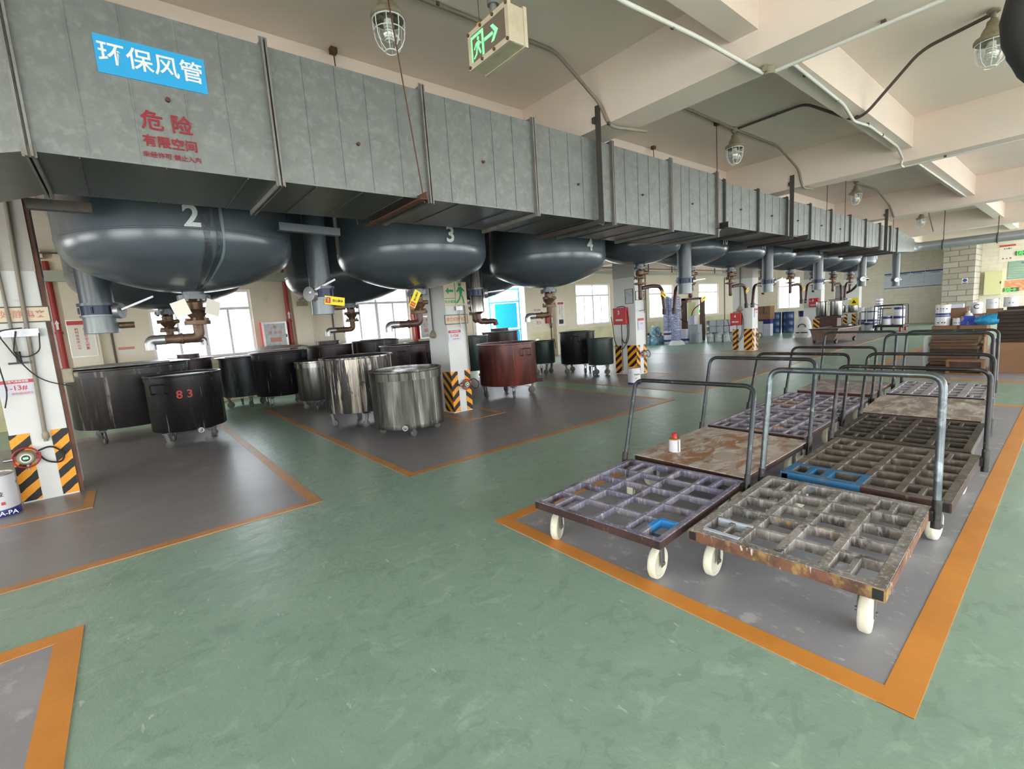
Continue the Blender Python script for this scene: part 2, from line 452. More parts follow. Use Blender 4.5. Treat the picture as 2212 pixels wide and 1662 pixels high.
m_bluebag = M('blue_plastic_bag', '1B9AD0', .3, 0, [('4FC0E8', 9, .5, .65, .7), ('0F74AE', 6, .55, .7, .7)], bump=(8, .8, 4, .04))
m_bluec = M('blue_carton', '2A46B8', .5, 0, [('D9B23A', (6, 6, 3), .62, .66, .9, 2)])
m_drum = M('blue_drum_paint', '25406E', .35, 0, [('1C325A', 3, .4, .65, .7)])
m_drumk = M('black_drum_paint', '22252E', .35, 0, [('3A404C', 3, .5, .65, .6)])
m_drumg = M('green_drum_paint', '2F8C4C', .4)
m_drumgr = M('grey_drum_paint', '6F7779', .4, .2)
m_lilac = M('stacked_tin_lids_in_film', '7379A8', .3, 0, [('C6C9DA', (6, 6, 34), .5, .58, .8, 3), ('565C96', (5, 5, 40), .55, .65, .8)])
m_jug = M('clear_bottle_plastic', 'C5CACB', .25, 0, [('9CA7AC', 9, .45, .6, .8, 6), ('E4E8E8', 13, .56, .66, .8)])
m_jugb = M('blue_bottle_plastic', '6E9BB4', .3, 0, [('C7D5DB', 9, .5, .62, .8, 5), ('3D6F96', 8, .56, .66, .7)])
m_greybox = M('grey_carton', 'B6BAC0', .7, 0, [('A9AEB5', 3, .45, .7, .6)])
m_lcarton = M('white_carton', 'CFCFDC', .6)
m_sack = M('white_woven_sack', 'E0E0E0', .7, 0, [('C9C9CB', 6, .45, .7, .6)], bump=(6, .6, 5, .04))
m_blue = M('blue_gate_paint', '1E9CF0', .4)
m_bluep = M('bright_blue_panel', '08A0FA', .4)
m_board = M('blue_edged_notice', 'D2D8E6', .5, 0, [('B4C0DA', (1, 1, 26), .52, .6, .4, 2)])
m_boardf = M('notice_blue_edge', '3C4F94', .5)
m_pale = M('pale_yellow_panel', 'D5D5A4', .5)
m_green_b = M('green_notice_board', '8FAA9A', .5, 0, [('B8C8B8', (1, 1, 24), .54, .62, .6, 2)])
m_orange_b = M('orange_notice_board', 'D8926A', .5, 0, [('E8B48E', (7, 7, 9), .52, .58, .8, 2)])
m_grid1 = M('violet_grey_paint_crust', '8A8692', .5, .1, [('6C6884', (4, 4, 3), .42, .58, .9, 5), ('A9A6B4', (45, 45, 9), .54, .62, .8, 5), ('4A3E3E', 6, .56, .66, .8, 6), ('C3C2C8', (40, 40, 7), .62, .68, .8)])
m_grid2 = M('mixed_paint_crust', '918C8A', .5, .1, [('6A635E', 5, .42, .58, .8, 6), ('C9C6C6', (45, 45, 9), .53, .62, .6, 5), ('B5B0AE', (3, 14, 8), .54, .62, .5, 5), ('B08A3A', (18, 18, 5), .66, .7, .9, 3), ('39322E', (14, 14, 6), .58, .66, .8, 5), ('8FA6C0', 5, .64, .7, .7)])
m_grid3 = M('brown_grey_paint_crust', '6E655C', .55, .15, [('4F4842', 5, .42, .6, .8, 6), ('8C8580', (18, 18, 5), .54, .64, .7, 5), ('3A3130', 9, .6, .68, .7)])
m_grid4 = M('dark_paint_crust', '4E463E', .55, .15, [('332C26', 5, .42, .6, .8, 6), ('7A7068', (18, 18, 5), .6, .68, .7, 5)])
m_grid5 = M('lilac_paint_crust', '8F8892', .5, .1, [('6C6674', 5, .42, .58, .8, 6), ('A7A2AC', (24, 24, 5), .54, .62, .8, 4), ('8A6A4A', 6, .62, .7, .7)])
m_gfront = M('maroon_frame_paint', '4A302E', .55, .2, [('362422', 6, .42, .6, .8, 6), ('7C6A60', (20, 20, 6), .62, .68, .8, 5)])
m_gfront2 = M('rust_and_paint_frame', '7A5340', .6, .2, [('A98A55', (9, 9, 5), .52, .6, .8, 4), ('4A352E', 7, .5, .62, .8, 6), ('D8D2C8', (24, 24, 6), .62, .67, .9, 5), ('8C7A30', 8, .64, .68, .7)])
m_bluept = M('blue_paint_crust', '2A6A98', .5, 0, [('255E88', 5, .45, .65, .7, 5), ('6E6A66', 9, .6, .7, .7)])
m_rplate = M('rusted_plate', 'AC9D92', .55, .05, [('94602F', (2.2, 3.5, 1), .5, .6, .85, 7, 'noise', 1.2), ('C4BAB4', (2.5, 6, 1), .52, .58, .9, 7, 'noise', 1.4), ('5E4030', (3, 5, 1), .58, .7, .8, 6), ('D0C6C0', (7, 12, 1), .63, .7, .7, 6)])
m_gplate = M('whitewashed_plate', '8C7E74', .55, .1, [('C4BDB6', (3, 8, 1), .44, .58, .9, 6, 'noise', .6), ('756256', (3, 5, 1), .56, .68, .8, 6), ('DCD6D0', (5, 14, 1), .6, .68, .8, 5)])
m_rplate2 = M('reddish_grey_plate', '8A7C7A', .5, .1, [('B4A9A8', (4, 9, 1), .46, .6, .9, 6), ('74504E', (3, 5, 1), .58, .7, .7, 6)])
S_XP = stripes('hazard_stripes_front_rising', 0, -1)
S_XM = stripes('hazard_stripes_front_falling', 0, 1)
S_YP = stripes('hazard_stripes_side_rising', 1, 1)
S_YM = stripes('hazard_stripes_side_falling', 1, -1)
# ================================================================== THE SETTING
YW, XB, YR, XN, ZC = 14.2, 32.0, -6.0, -8.0, 4.28

def struct(name, mb, m, parent=None, smooth=False, bev=0):
    o = mb.build(name, m, parent, smooth, bev=bev)
    if parent is None: o['kind'] = 'structure'
    return o

def wall_cells(mb, us, holes, u0, u1, z0, z1, put):
    """fills a wall with boxes around its openings"""
    cuts = sorted({u0, u1, *[h[0] for h in holes], *[h[1] for h in holes]})
    for a, b in zip(cuts, cuts[1:]):
        hs = sorted([h for h in holes if h[0] <= a + 1e-6 and h[1] >= b - 1e-6], key=lambda h: h[2])
        z = z0
        for h in hs:
            if h[2] > z + 1e-6: put(a, b, z, h[2])
            z = h[3]
        if z < z1 - 1e-6: put(a, b, z, z1)

struct('floor', MB().bb((XN - .3, YR - .3, -.2), (XB + .3, YW + .3, 0)), m_green)
struct('trim_1', MB().bb((-40, YW + .3, -.35), (70, 60, -.15)).bb((-40, -60, -.35), (70, YR - .3, -.15)).bb((-40, YR - .3, -.35), (XN - .3, YW + .3, -.15)), m_ground)

WIN = [(.52, 2.75, 1.17, 2.87), (5.15, 7.4, 1.17, 2.9), (15.5, 17.8, 1.15, 2.95), (21.0, 23.2, 1.17, 2.92), (25.9, 28.15, 1.12, 2.95)]
DOOR = (10.0, 12.5, 0, 2.9)
mb = MB()
wall_cells(mb, 0, WIN + [DOOR], XN, XB, 0, ZC, lambda a, b, c, d: mb.bb((a, YW, c), (b, YW + .24, d)))
struct('wall_left', mb, m_wall)
mb = MB()
BWIN = (11.05, 12.3, 1.13, 3.03)
BOPEN_ADDED = (-5.7, .6, 0, 4.1)  # unseen back opening, added to brighten the far end of the hall
wall_cells(mb, 0, [BWIN, BOPEN_ADDED], YR, YW + .24, 0, ZC, lambda a, b, c, d: mb.bb((XB, a, c), (XB + .24, b, d)))
struct('wall_back', mb, m_bwall)
mb = MB()
ROPEN = [(-6.5, -1.5, 0, 3.4), (.5, 5.5, 0, 3.4), (7.5, 12.5, 0, 3.4), (14, 19, 0, 3.6), (19.6, 25.8, 0, 3.64), (26.2, 31.8, 0, 4.1)]  # far openings enlarged to throw more daylight on the back wall
wall_cells(mb, 0, ROPEN, XN, XB, 0, ZC, lambda a, b, c, d: mb.bb((a, YR - .24, c), (b, YR, d)))
struct('wall_right', mb, m_wall)
mb = MB()
NOPEN = [(-4.5, 2.5, 0, 3.4), (5, 8, 1.2, 2.9), (9.5, 12.5, 1.2, 2.9)]
wall_cells(mb, 0, NOPEN, YR - .24, YW + .24, 0, ZC, lambda a, b, c, d: mb.bb((XN - .24, a, c), (XN, b, d)))
struct('wall_near', mb, m_wall)
for i, h in enumerate(WIN + [DOOR]): portal('daylight_opening', ((h[0] + h[1]) / 2, YW + .2, (h[2] + h[3]) / 2), (h[1] - h[0], h[3] - h[2]), (0, -1, 0))
portal('daylight_opening', (XB + .2, (BWIN[0] + BWIN[1]) / 2, 2.08), (BWIN[1] - BWIN[0], 1.9), (-1, 0, 0))
portal('daylight_opening', (XB + .2, -2.55, 2.05), (6.3, 4.1), (-1, 0, 0))
for h in ROPEN: portal('daylight_opening', ((h[0] + h[1]) / 2, YR - .2, (h[2] + h[3]) / 2), (h[1] - h[0], h[3] - h[2]), (0, 1, 0))
for h in NOPEN: portal('daylight_opening', (XN - .2, (h[0] + h[1]) / 2, (h[2] + h[3]) / 2), (h[1] - h[0], h[3] - h[2]), (1, 0, 0))

# ceiling slab, beams
struct('ceiling', MB().bb((XN - .3, YR - .3, ZC), (XB + .3, YW + .3, ZC + .2)), m_ceil)
BX = [-7.0, -.86, 4.6, 10.1, 16.6, 23.1, 28.4]
n = 2
for x in BX:
    struct('trim_%d' % n, MB().bb((x - .21, YR, 3.65), (x + .21, YW, ZC)), m_ceil); n += 1
for y0, y1, zb in ((1.86, 2.09, 3.84), (4.8, 4.96, 3.75), (-2.2, -1.97, 3.84), (YW - .25, YW, 3.55), (9.3, 9.55, 3.84)):
    mb = MB()
    xs = [XN] + BX + [XB]
    for a, b in zip(xs, xs[1:]): mb.bb((a + (.21 if a > XN else 0), y0, zb), (b - (.21 if b < XB else 0), y1, ZC))
    struct('trim_%d' % n, mb, m_ceil); n += 1
# dado and pilasters of the window wall
mb = MB()
segs = [(XN, 10.0), (12.5, XB)]
for a, b in segs: mb.bb((a, YW - .006, 0), (b, YW, 1.02))
struct('trim_%d' % n, mb, m_dado); n += 1
for a, b in ((-.92, -.42), (3.75, 4.2), (9.2, 9.65), (14.0, 14.5), (19.6, 20.1), (24.7, 25.1)):
    struct('trim_%d' % n, MB().bb((a, YW - .2, 0), (b, YW, ZC)), m_wall); n += 1
# door jamb
struct('trim_%d' % n, MB().bb((12.47, YW - .03, 0), (12.62, YW - .001, 2.98)).bb((9.9, YW - .03, 2.88), (12.47, YW - .001, 2.98)).bb((9.88, YW - .03, 0), (10.03, YW - .001, 2.88)), m_wall); n += 1
# block pillar on the back wall
struct('trim_%d' % n, MB().bb((30.0, 3.24, 0), (XB, 4.32, ZC)), m_blk); n += 1

# windows of the left wall and the back wall
def window(i, a, b, z0, z1, face='y', halves=2):
    fr = MB(); tz = z0 + (z1 - z0) * .72
    def put(u0, u1, c0, c1, t=.05):
        if face == 'y': fr.bb((u0, YW + .08 - t / 2, c0), (u1, YW + .08 + t / 2, c1))
        else: fr.bb((XB + .08 - t / 2, u0, c0), (XB + .08 + t / 2, u1, c1))
    put(a, a + .06, z0, z1); put(b - .06, b, z0, z1); put(a + .06, b - .06, z0, z0 + .06); put(a + .06, b - .06, z1 - .06, z1)
    put(a + .06, b - .06, tz - .035, tz + .035, .06)
    k = halves * 2
    for j in range(1, k):
        u = a + (b - a) * j / k; t = .04 if j % 2 == 0 else .022
        t *= 1.25
        put(u - t, u + t, z0 + .06, tz - .035, .07 if j % 2 == 0 else .04)
    for j in range(1, halves):
        u = a + (b - a) * j / halves
        put(u - .03, u + .03, tz + .035, z1 - .06)
    o = struct('window_%d' % i, fr, m_alu)
    pm = MB()
    if face == 'y': pm.bb((a + .05, YW + .078, z0 + .05), (b - .05, YW + .082, z1 - .05))
    else: pm.bb((XB + .078, a + .05, z0 + .05), (XB + .082, b - .05, z1 - .05))
    pm.build('pane', m_pane, o, False)
    sl = MB()
    if face == 'y': sl.bb((a - .05, YW - .04, z0 - .05), (b + .05, YW + .22, z0))
    else: sl.bb((XB - .04, a - .05, z0 - .05), (XB + .22, b + .05, z0))
    sl.build('window_sill', m_wall, o, False)
for i, h in enumerate(WIN): window(i + 1, *h, halves=2 if i < 3 else 1)
window(6, *BWIN, face='x', halves=1)

# blue steel gate leaf standing half open in the doorway
d = thing('door_1', None, None, (12.44, YW + .3, 0), PI - .7)
d['kind'] = 'structure'
fr = MB()
W = 1.2
for u in (0, W): fr.bb((u - .03, -.02, .05), (u + .03, .02, 2.84))
for z in (.08, 1.2, 2.32, 2.81): fr.bb((.03, -.02, z - .03), (W - .03, .02, z + .03))
fr.build('gate_frame', m_blue, d, False)
gb = MB()
for j in range(1, 9): gb.cyl((W * j / 9, 0, 2.35), (W * j / 9, 0, 2.78), .012, n=8)
gb.build('gate_bars', m_blue, d)
MB().bb((.1, -.03, 1.27), (1.0, .03, 2.27)).build('gate_panel', m_bluep, d, False, bev=.02)
MB().bb((.04, -.01, .12), (W - .04, .01, 1.16)).build('gate_panel', m_blue, d, False)

# painted floor zones (grey fields, then orange borders on top)
def zone(x0, y0, x1, y1, m, lines, mo=None, wln=.1, z=.002):
    global n
    struct('trim_%d' % n, MB().bb((x0, y0, 0), (x1, y1, z)), m); n += 1
    mb = MB()
    for s in lines:
        if s == 'n': mb.bb((x0, y0, 0), (x1, y0 + wln, z + .0025))
        if s == 'f': mb.bb((x0, y1 - wln, 0), (x1, y1, z + .0025))
        if s == 'l': mb.bb((x0, y0, 0), (x0 + wln, y1, z + .0022))
        if s == 'r': mb.bb((x1 - wln, y0, 0), (x1, y1, z + .0022))
    struct('trim_%d' % n, mb, mo or m_orange); n += 1
zone(-7, 4.53, 1.25, 11.4, m_greyd, 'nr', m_orange_old, .1)
zone(2.15, 4.52, 7.38, 11.4, m_greyd, 'nlr', m_orange_old, .095)
zone(8.15, 4.55, 15.2, 11.4, m_greyd, 'nlr', m_orange_old, .1)
zone(16.0, 4.7, 24.5, 8.0, m_greyd, 'nl', m_orange_old, .12)
zone(2.1, .31, 9.1, 2.93, m_greyw, 'nflr', m_orange, .115)
zone(-7, .2, -.41, 3.61, m_greyw, 'fr', m_orange, .12)
zone(11.3, -3.5, 18.5, 2.95, m_greyw, 'fl', m_orange, .12)
# small orange squares painted round the columns
for x0, y0, x1, y1 in ((-1.55, 6.28, -.48, 7.04), (4.14, 6.34, 4.98, 7.06), (9.35, 6.36, 10.4, 7.05)):
    mb = MB()
    mb.bb((x0, y0, 0), (x1, y0 + .08, .006)).bb((x1 - .08, y0 + .08, 0), (x1, y1, .006)).bb((x0, y0 + .08, 0), (x0 + .08, y1, .006))
    struct('trim_%d' % n, mb, m_orange_old); n += 1

# concrete columns with hazard stripes painted on their feet
def column(x0, x1, y0=7.1, y1=7.76, fr=('P', 'P'), side='P', nm='column'):
    o = MB().bb((x0, y0, 0), (x1, y1, 3.65)).build(nm, m_col, None, False, bev=.008)
    o['kind'] = 'structure'
    MB().bb((x0 - .003, y0 - .003, 2.45), (x1 + .003, y1 + .003, 3.65)).build('upper_plaster', m_colgrey, o, False)
    h = .75
    wv = x1 - x0
    a = MB().bb((x0, y0 - .006, .02), (x0 + wv * .34, y0, h)).build('hazard_stripes', S_XP if fr[0] == 'P' else S_XM, o, False)
    b = MB().bb((x1 - wv * .3, y0 - .006, .02), (x1, y0, h)).build('hazard_stripes', S_XP if fr[1] == 'P' else S_XM, o, False)
    dv = y1 - y0
    if side:
        m = S_YP if side == 'P' else S_YM
        MB().bb((x0 - .006, y0, .02), (x0, y0 + dv * .42, h)).build('hazard_stripes', m, o, False)
        MB().bb((x0 - .006, y1 - dv * .3, .02), (x0, y1, h)).build('hazard_stripes', m, o, False)
    return o
column(-1.07, -.62)
column(4.39, 4.8, fr=('P', 'M'), side='M')
column(9.88, 10.3, fr=('M', 'M'), side='P')
column(16.4, 16.82, fr=('M', 'M'), side='P')
column(22.9, 23.32, side='M')
column(28.2, 28.62, side='M')
# ================================================================== VENTILATION DUCT
duct = thing('air_duct', 'long galvanised rectangular air duct hung under the ceiling beams, with blue sticker', 'air duct')
st = []
k = .8
q = (-.75 * k, .66 * k)
def sec(x, y0, y1, z0, z1, dx0=0, dx1=0): return [(x + dx0, y0, z0), (x + dx1, y1, z0), (x + dx1, y1, z1), (x + dx0, y0, z1)]
st.append(sec(-1.45, 4.7, 5.45, 2.67, 3.55, -.05, .55))
st.append(sec(-.25, 3.65, 4.56, 2.67, 3.55))
st.append(sec(7.2, 3.65, 4.56, 2.67, 3.55))
st.append(sec(7.44, 3.66, 4.42, 2.82, 3.48))
st.append(sec(18.0, 3.66, 4.42, 2.82, 3.48))
st.append(sec(20.8, 3.75, 4.2, 2.95, 3.35))
mb = MB()
for s in st: mb.v += s
for i in range(len(st) - 1):
    for j in range(4):
        a, b = i * 4 + j, i * 4 + (j + 1) % 4
        mb.f.append([a, b, b + 4, a + 4]); mb.m.append(1 if j in (0, ) else 0)  # underside gets the darkened sheet, its shade put into the colour
mb.f.append([0, 1, 2, 3]); mb.m.append(0)
mb.f.append([23, 22, 21, 20]); mb.m.append(0)
# standing seams and rivets
FL = [-.25, 1.0, 2.2, 3.45, 4.7, 5.94, 7.2]
for a, b in zip(FL, FL[1:]):
    for j in range(1, 5):
        x = a + (b - a) * j / 5 + random.uniform(-.02, .02)
        mb.bb((x - .004, 3.645, 2.68), (x + .004, 3.651, 3.54))
FL2 = [7.44, 8.63, 9.85, 11.04, 12.28, 13.6, 14.85, 16.14, 17.2, 18.0]
for a, b in zip(FL2, FL2[1:]):
    for j in range(1, 4):
        x = a + (b - a) * j / 4
        mb.bb((x - .004, 3.655, 2.83), (x + .004, 3.661, 3.47))
for x0 in (-.05, .35, .8, 1.25, 1.6, 1.95, 2.5, 3.1, 3.75, 4.3, 5.0, 5.5, 6.2, 6.8):
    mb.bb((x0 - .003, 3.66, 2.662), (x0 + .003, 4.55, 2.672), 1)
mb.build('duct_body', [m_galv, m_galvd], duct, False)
rv = MB()
for x, z in ((.41, 3.07), (1.6, 3.02), (2.8, 3.07), (4.1, 3.03), (5.3, 3.05), (6.5, 3.06), (8.0, 3.12), (9.2, 3.12), (10.4, 3.13), (11.7, 3.13), (12.9, 3.14)):
    rv.cyl((x, 3.63, z), (x, 3.66, z), .013, n=10)
rv.build('rivets', m_rust, duct)
for i, x in enumerate(FL + FL2):
    y0, y1, z0, z1 = (3.65, 4.56, 2.67, 3.55) if i < len(FL) else (3.66, 4.42, 2.82, 3.48)
    t, e = .028, .035
    f = MB()
    for dx in (-.012, .012):
        f.bb((x + dx - .006, y0 - e, z0 - e), (x + dx + .006, y0, z1 + e)).bb((x + dx - .006, y0, z0 - e), (x + dx + .006, y1 + e, z0)).bb((x + dx - .006, y1, z0), (x + dx + .006, y1 + e, z1 + e)).bb((x + dx - .006, y0, z1), (x + dx + .006, y1, z1 + e))
    f.bb((x - .03, y0 - .012, z0 - e), (x + .03, y0 - .004, z0 + .03)).bb((x - .025, y0 - .01, z1 + .0), (x + .025, y0 - .004, z1 + .05))
    f.build('flange', m_railg if i < len(FL) else m_galvd, duct, False)
for x, m in ((2.08, m_rust), (7.26, m_dark), (10.5, m_rail), (13.0, m_dark), (15.5, m_rail)):
    z = 2.63 if x < 7.1 else 2.76
    MB().angle((x, 3.5, z), (x, 4.66, z), .06 if x < 7 else .09, .006, upv=(0, 0, 1)).build('support_bracket', m, duct, False)
for a, b in (((1.31, 5.02, 2.62), (1.9, 5.02, 2.6)), ((-.42, 5.05, 2.67), (-.05, 5.05, 2.67))):
    MB().angle(a, b, .07, .008).build('support_bracket', m_pipeg if a[0] > 0 else m_rail, duct, False)
for x in (4.4, 9.88, 16.4):
    z0 = 2.64 if x < 7 else 2.77
    MB().angle((x - .02, 3.6, z0 - .03), (x - .02, 3.6, 3.88), .07, .008, upv=(1, 0, 0)).bb((x - .06, 3.58, 3.7), (x + .0, 3.62, 3.76)).build('hanger_post', m_rail, duct, False)
    MB().angle((x - .02, 3.56, z0 - .03), (x - .02, 4.66, z0 - .03), .06, .006).build('support_bracket', m_rail, duct, False)
for p, t in (((2.1, 3.58, 2.62), (1.84, 3.45, ZC)), ((1.95, 4.66, 2.64), (1.92, 4.72, ZC)), ((7.17, 4.66, 2.66), (7.17, 4.7, ZC)), ((7.18, 3.62, 2.63), (7.16, 3.62, ZC)), ((11.9, 3.62, 2.8), (11.9, 3.62, ZC)), ((11.85, 4.6, 2.8), (11.85, 4.7, ZC)), ((13.1, 3.62, 2.8), (13.1, 3.62, ZC)), ((17.4, 3.62, 2.8), (17.4, 3.62, ZC))):
    MB().cyl(p, t, .006, n=6).bb((t[0] - .03, t[1] - .03, ZC - .05), (t[0] + .03, t[1] + .03, ZC)).build('hanger_rod', m_rust, duct)
sk = MB().bb((.1, 3.644, 3.152), (.632, 3.6495, 3.357)).build('sticker', m_bluel, duct, False)
sk['label'] = 'blue sticker with white lettering'
txt('环保风管', .128, m_lettw, (.366, 3.6425, 3.256), *FY, parent=sk, bold=.011)
txt('危 险', .115, m_stencil, (.388, 3.6425, 2.925), *FY, parent=duct, name='stencilled_warning', bold=.016)
txt('有限空间', .07, m_stencil, (.392, 3.6425, 2.81), *FY, parent=duct, name='stencilled_warning', bold=.02)
txt('未经许可 禁止入内', .036, m_stencil, (.392, 3.6425, 2.733), *FY, parent=duct, name='stencilled_warning', bold=.015)

# round pipe leaving the far end of the duct across the hall
t = thing('exhaust_pipe', 'round grey pipe crossing the hall from the far end of the duct', 'pipe')
MB().tube(fillet([(20.7, 3.98, 3.15), (22.0, 3.98, 3.17), (22.0, -5.9, 3.12)], .35), .15, 16).build('pipe', M('light_grey_pipe', '9EA2A4', .35, .3), t)
for y in (3.2, 1.9, .6, -1, -3): MB().ring((22, y, 3.15), .16, .02, 'y').cyl((22, y, 3.3), (22, y, ZC - .004), .012, n=6).build('pipe_clamp', m_rail, t)

# ================================================================== TANKS
def tank_prof(R, zw, H, ztop):
    p = []
    a, b, te = .23 * R, .56 * H, math.radians(66)
    r1, z1 = R - a + a * math.cos(te), zw - b * math.sin(te)
    for i in range(9): p.append((max(r1 * i / 9, 1e-5), zw - H + (z1 - zw + H) * (i / 9) ** 2))
    for i in range(10):
        t_ = te * (1 - i / 9)
        p.append((R - a + a * math.cos(t_), zw - b * math.sin(t_)))
    p += [(R, zw + .004), (R + .004, zw + .008), (R + .004, zw + .02), (R, zw + .024), (R, ztop), (1e-5, ztop)]
    return p

def bolts(mb, x, y, z, R, k, m=0, s=.014):
    for j in range(k):
        a = 2 * PI * j / k + .2
        mb.cyl((x + R * math.cos(a), y + R * math.sin(a), z - .035), (x + R * math.cos(a), y + R * math.sin(a), z + .035), s, n=6, m=m)

def tank(x, y, R, zw, H, num, label, big=True, grp=None, sgn=-1, tags=0, arm=0, stripe=False):
    t = thing('storage_tank', label, 'tank', (x, y, 0), 0, grp)
    MB().lathe(tank_prof(R, zw, H, ZC - .03 if big else 3.73), n=72).build('tank_shell', m_tank, t)
    zb = zw - H
    if num:
        sz = .26 if big else .24
        txt(num, sz, m_lettw2, (-.03 if big else 0, -R - .012, zw + (.105 if big else .1)), *FY, parent=t, name='painted_number', bold=.025)
    mb = MB()
    if big:
        mb.cyl((0, 0, zb + .06), (0, 0, zb - .03), .1).cyl((0, 0, zb - .03), (0, 0, zb - .075), .15)
        bolts(mb, 0, 0, zb - .06, .125, 8)
        mb.build('outlet_flange', m_pipeg, t)
        v = MB().lathe([(.05, 0), (.075, -.03), (.07, -.1), (.1, -.14), (.06, -.19), (.075, -.22)], (0, 0, zb - .075), 16)
        v.cyl((0, 0, zb - .295), (0, 0, zb - .335), .12).cyl((-.14, -.02, zb - .18), (.14, -.02, zb - .18), .028, n=10)
        bolts(v, 0, 0, zb - .3, .1, 6)
        v.build('valve', m_bronze, t)
        z0 = zb - .33
        dv = Vector((sgn, .25, 0)).normalized()
        e = fillet([Vector((0, 0, z0)), Vector((0, 0, z0 - .14)), dv * .32 + Vector((0, 0, z0 - .14))], .13, 8)
        MB().tube(e, .05, 12).ring(dv * .16 + Vector((0, 0, z0 - .14)), .05, .01, 'x').build('outlet_elbow', m_brownp if sgn < 0 and num == '3' else m_bronze, t)
        p = dv * .3 + Vector((0, 0, z0 - .14))
        MB().tube(fillet([p, p + dv * .14, p + dv * .14 - Vector((0, 0, .1))], .1, 8), .052, 12).build('spout', m_zinc, t)
    else:
        mb.cyl((0, 0, zb + .08), (0, 0, zb - .05), .085).cyl((0, 0, zb - .05), (0, 0, zb - .085), .125)
        bolts(mb, 0, 0, zb - .07, .105, 8)
        mb.build('outlet_flange', m_pipeg, t)
        v = MB().lathe([(.05, 0), (.085, -.04), (.085, -.1), (.05, -.14), (.11, -.145), (.11, -.17), (.045, -.18), (.045, -.25), (.12, -.255), (.12, -.285), (.04, -.3)], (0, 0, zb - .085), 16)
        bolts(v, 0, 0, zb - .24, .1, 6)
        v.cyl((0, 0, zb - .16), (.17, -.05, zb - .15), .035, n=10)
        v.build('valve', m_bronze, t)
        z0 = zb - .385
        MB().cyl((0, 0, z0), (0, 0, z0 - .24), .042).ball((0, 0, z0 - .24), .045).build('outlet_pipe', m_brownp, t)
        if arm:
            MB().tube(fillet([(0, -.03, z0 - .06), (arm * .36, -.05, z0 - .02), (arm * .66, -.05, z0 - .04), (arm * .74, -.05, z0 - .5)], .2, 7), .038, 10).build('filling_arm', m_brownp, t)
            MB().cyl((arm * .74, -.05, z0 - .48), (arm * .745, -.05, z0 - .6), .05).bar((arm * .74, -.05, z0 - .5), (arm * .74 + .22, -.12, z0 - .56), .02, .012).build('nozzle', m_tubed, t)
    for j in range(tags):
        a = (-1 if j == 0 else 1)
        MB().box((a * .14, -.14, zb - .17), (.15, .004, .16), rot=Matrix.Rotation(a * .5, 3, 'Z') @ Matrix.Rotation(a * .3, 3, 'Y')).build('blank_tag', m_creamw, t, False)
    if stripe:
        for dx, wd in ((0, .03), (.09, .02), (.13, .012)):
            s2 = MB()
            pr = [p for p in tank_prof(R, zw, H, ZC - .03) if p[1] < zw + .001 and p[0] > .1] + [(R, zw + .1), (R, zw + .3), (R, zw + .6)]
            for (ra, za), (rb, zb2) in zip(pr, pr[1:]):
                aw = lambda r_: -PI / 2 + .07 + dx / R
                vs = []
                for (r_, z_) in ((ra, za), (rb, zb2)):
                    for s_ in (-wd, wd):
                        th = aw(r_) + s_ / R * (1 + .3 * math.sin(z_ * 17))
                        vs.append(((r_ + .004) * math.cos(th), (r_ + .004) * math.sin(th), z_ - .003))
                s2.add(vs, [(0, 1, 3, 2)])
            s2.build('paint_drip', m_dripk if dx < .1 else m_driplight, t)
    return t
m_dripk = M('dried_black_drip', '33373D', .3, 0, [('4A545D', 12, .5, .62, .9, 5)])
m_driplight = M('dried_grey_drip', '6B7780', .3)
tank(.63, 6.0, 1.0, 2.57, .46, '2', 'nearest blue-grey overhead tank marked 2, with dark drips down its front', True, None, -1, 2, stripe=True)
tank(3.27, 6.0, 1.01, 2.57, .46, '3', 'blue-grey overhead tank marked 3, above the steel tubs', True, None, -1)
tank(5.84, 6.0, 1.01, 2.57, .46, '4', 'blue-grey overhead tank marked 4, right of tank 3', True, None, -1)
GB = 'overhead tanks of the rear row'
tank(.55, 8.75, 1.05, 2.57, .47, '', 'dark unnumbered overhead tank behind tank 2, in front of the first window', True, GB, 1)
tank(3.35, 8.75, 1.05, 2.57, .47, '', 'dark unnumbered overhead tank behind tank 3, in front of the second window', True, GB, -1)
tank(6.15, 8.75, 1.05, 2.57, .47, '', 'dark unnumbered overhead tank behind tank 4, in front of the doorway', True, GB, 1)
GS = 'smaller numbered overhead tanks'
tank(7.83, 5.5, .76, 2.8, .32, '', 'smaller blue-grey overhead tank just right of tank 4, number hidden by the duct', False, GS, arm=1)
for i, nn in enumerate(('10', '11', '12', '13', '14', '15', '16')):
    lab = {'10': 'left of tank 11, behind a grey drop pipe', '11': 'right of tank 10', '12': 'behind the second grey drop pipe of the far row', '13': 'between tanks 12 and 14',
           '14': 'behind the third grey drop pipe of the far row', '15': 'near the far end of the row', '16': 'last of the row'}[nn]
    tank(9.67 + 1.835 * i, 5.5, .76, 2.8, .32, nn, 'smaller blue-grey overhead tank marked %s, %s' % (nn, lab), False, GS, arm=(-1 if i % 2 == 0 else 1))

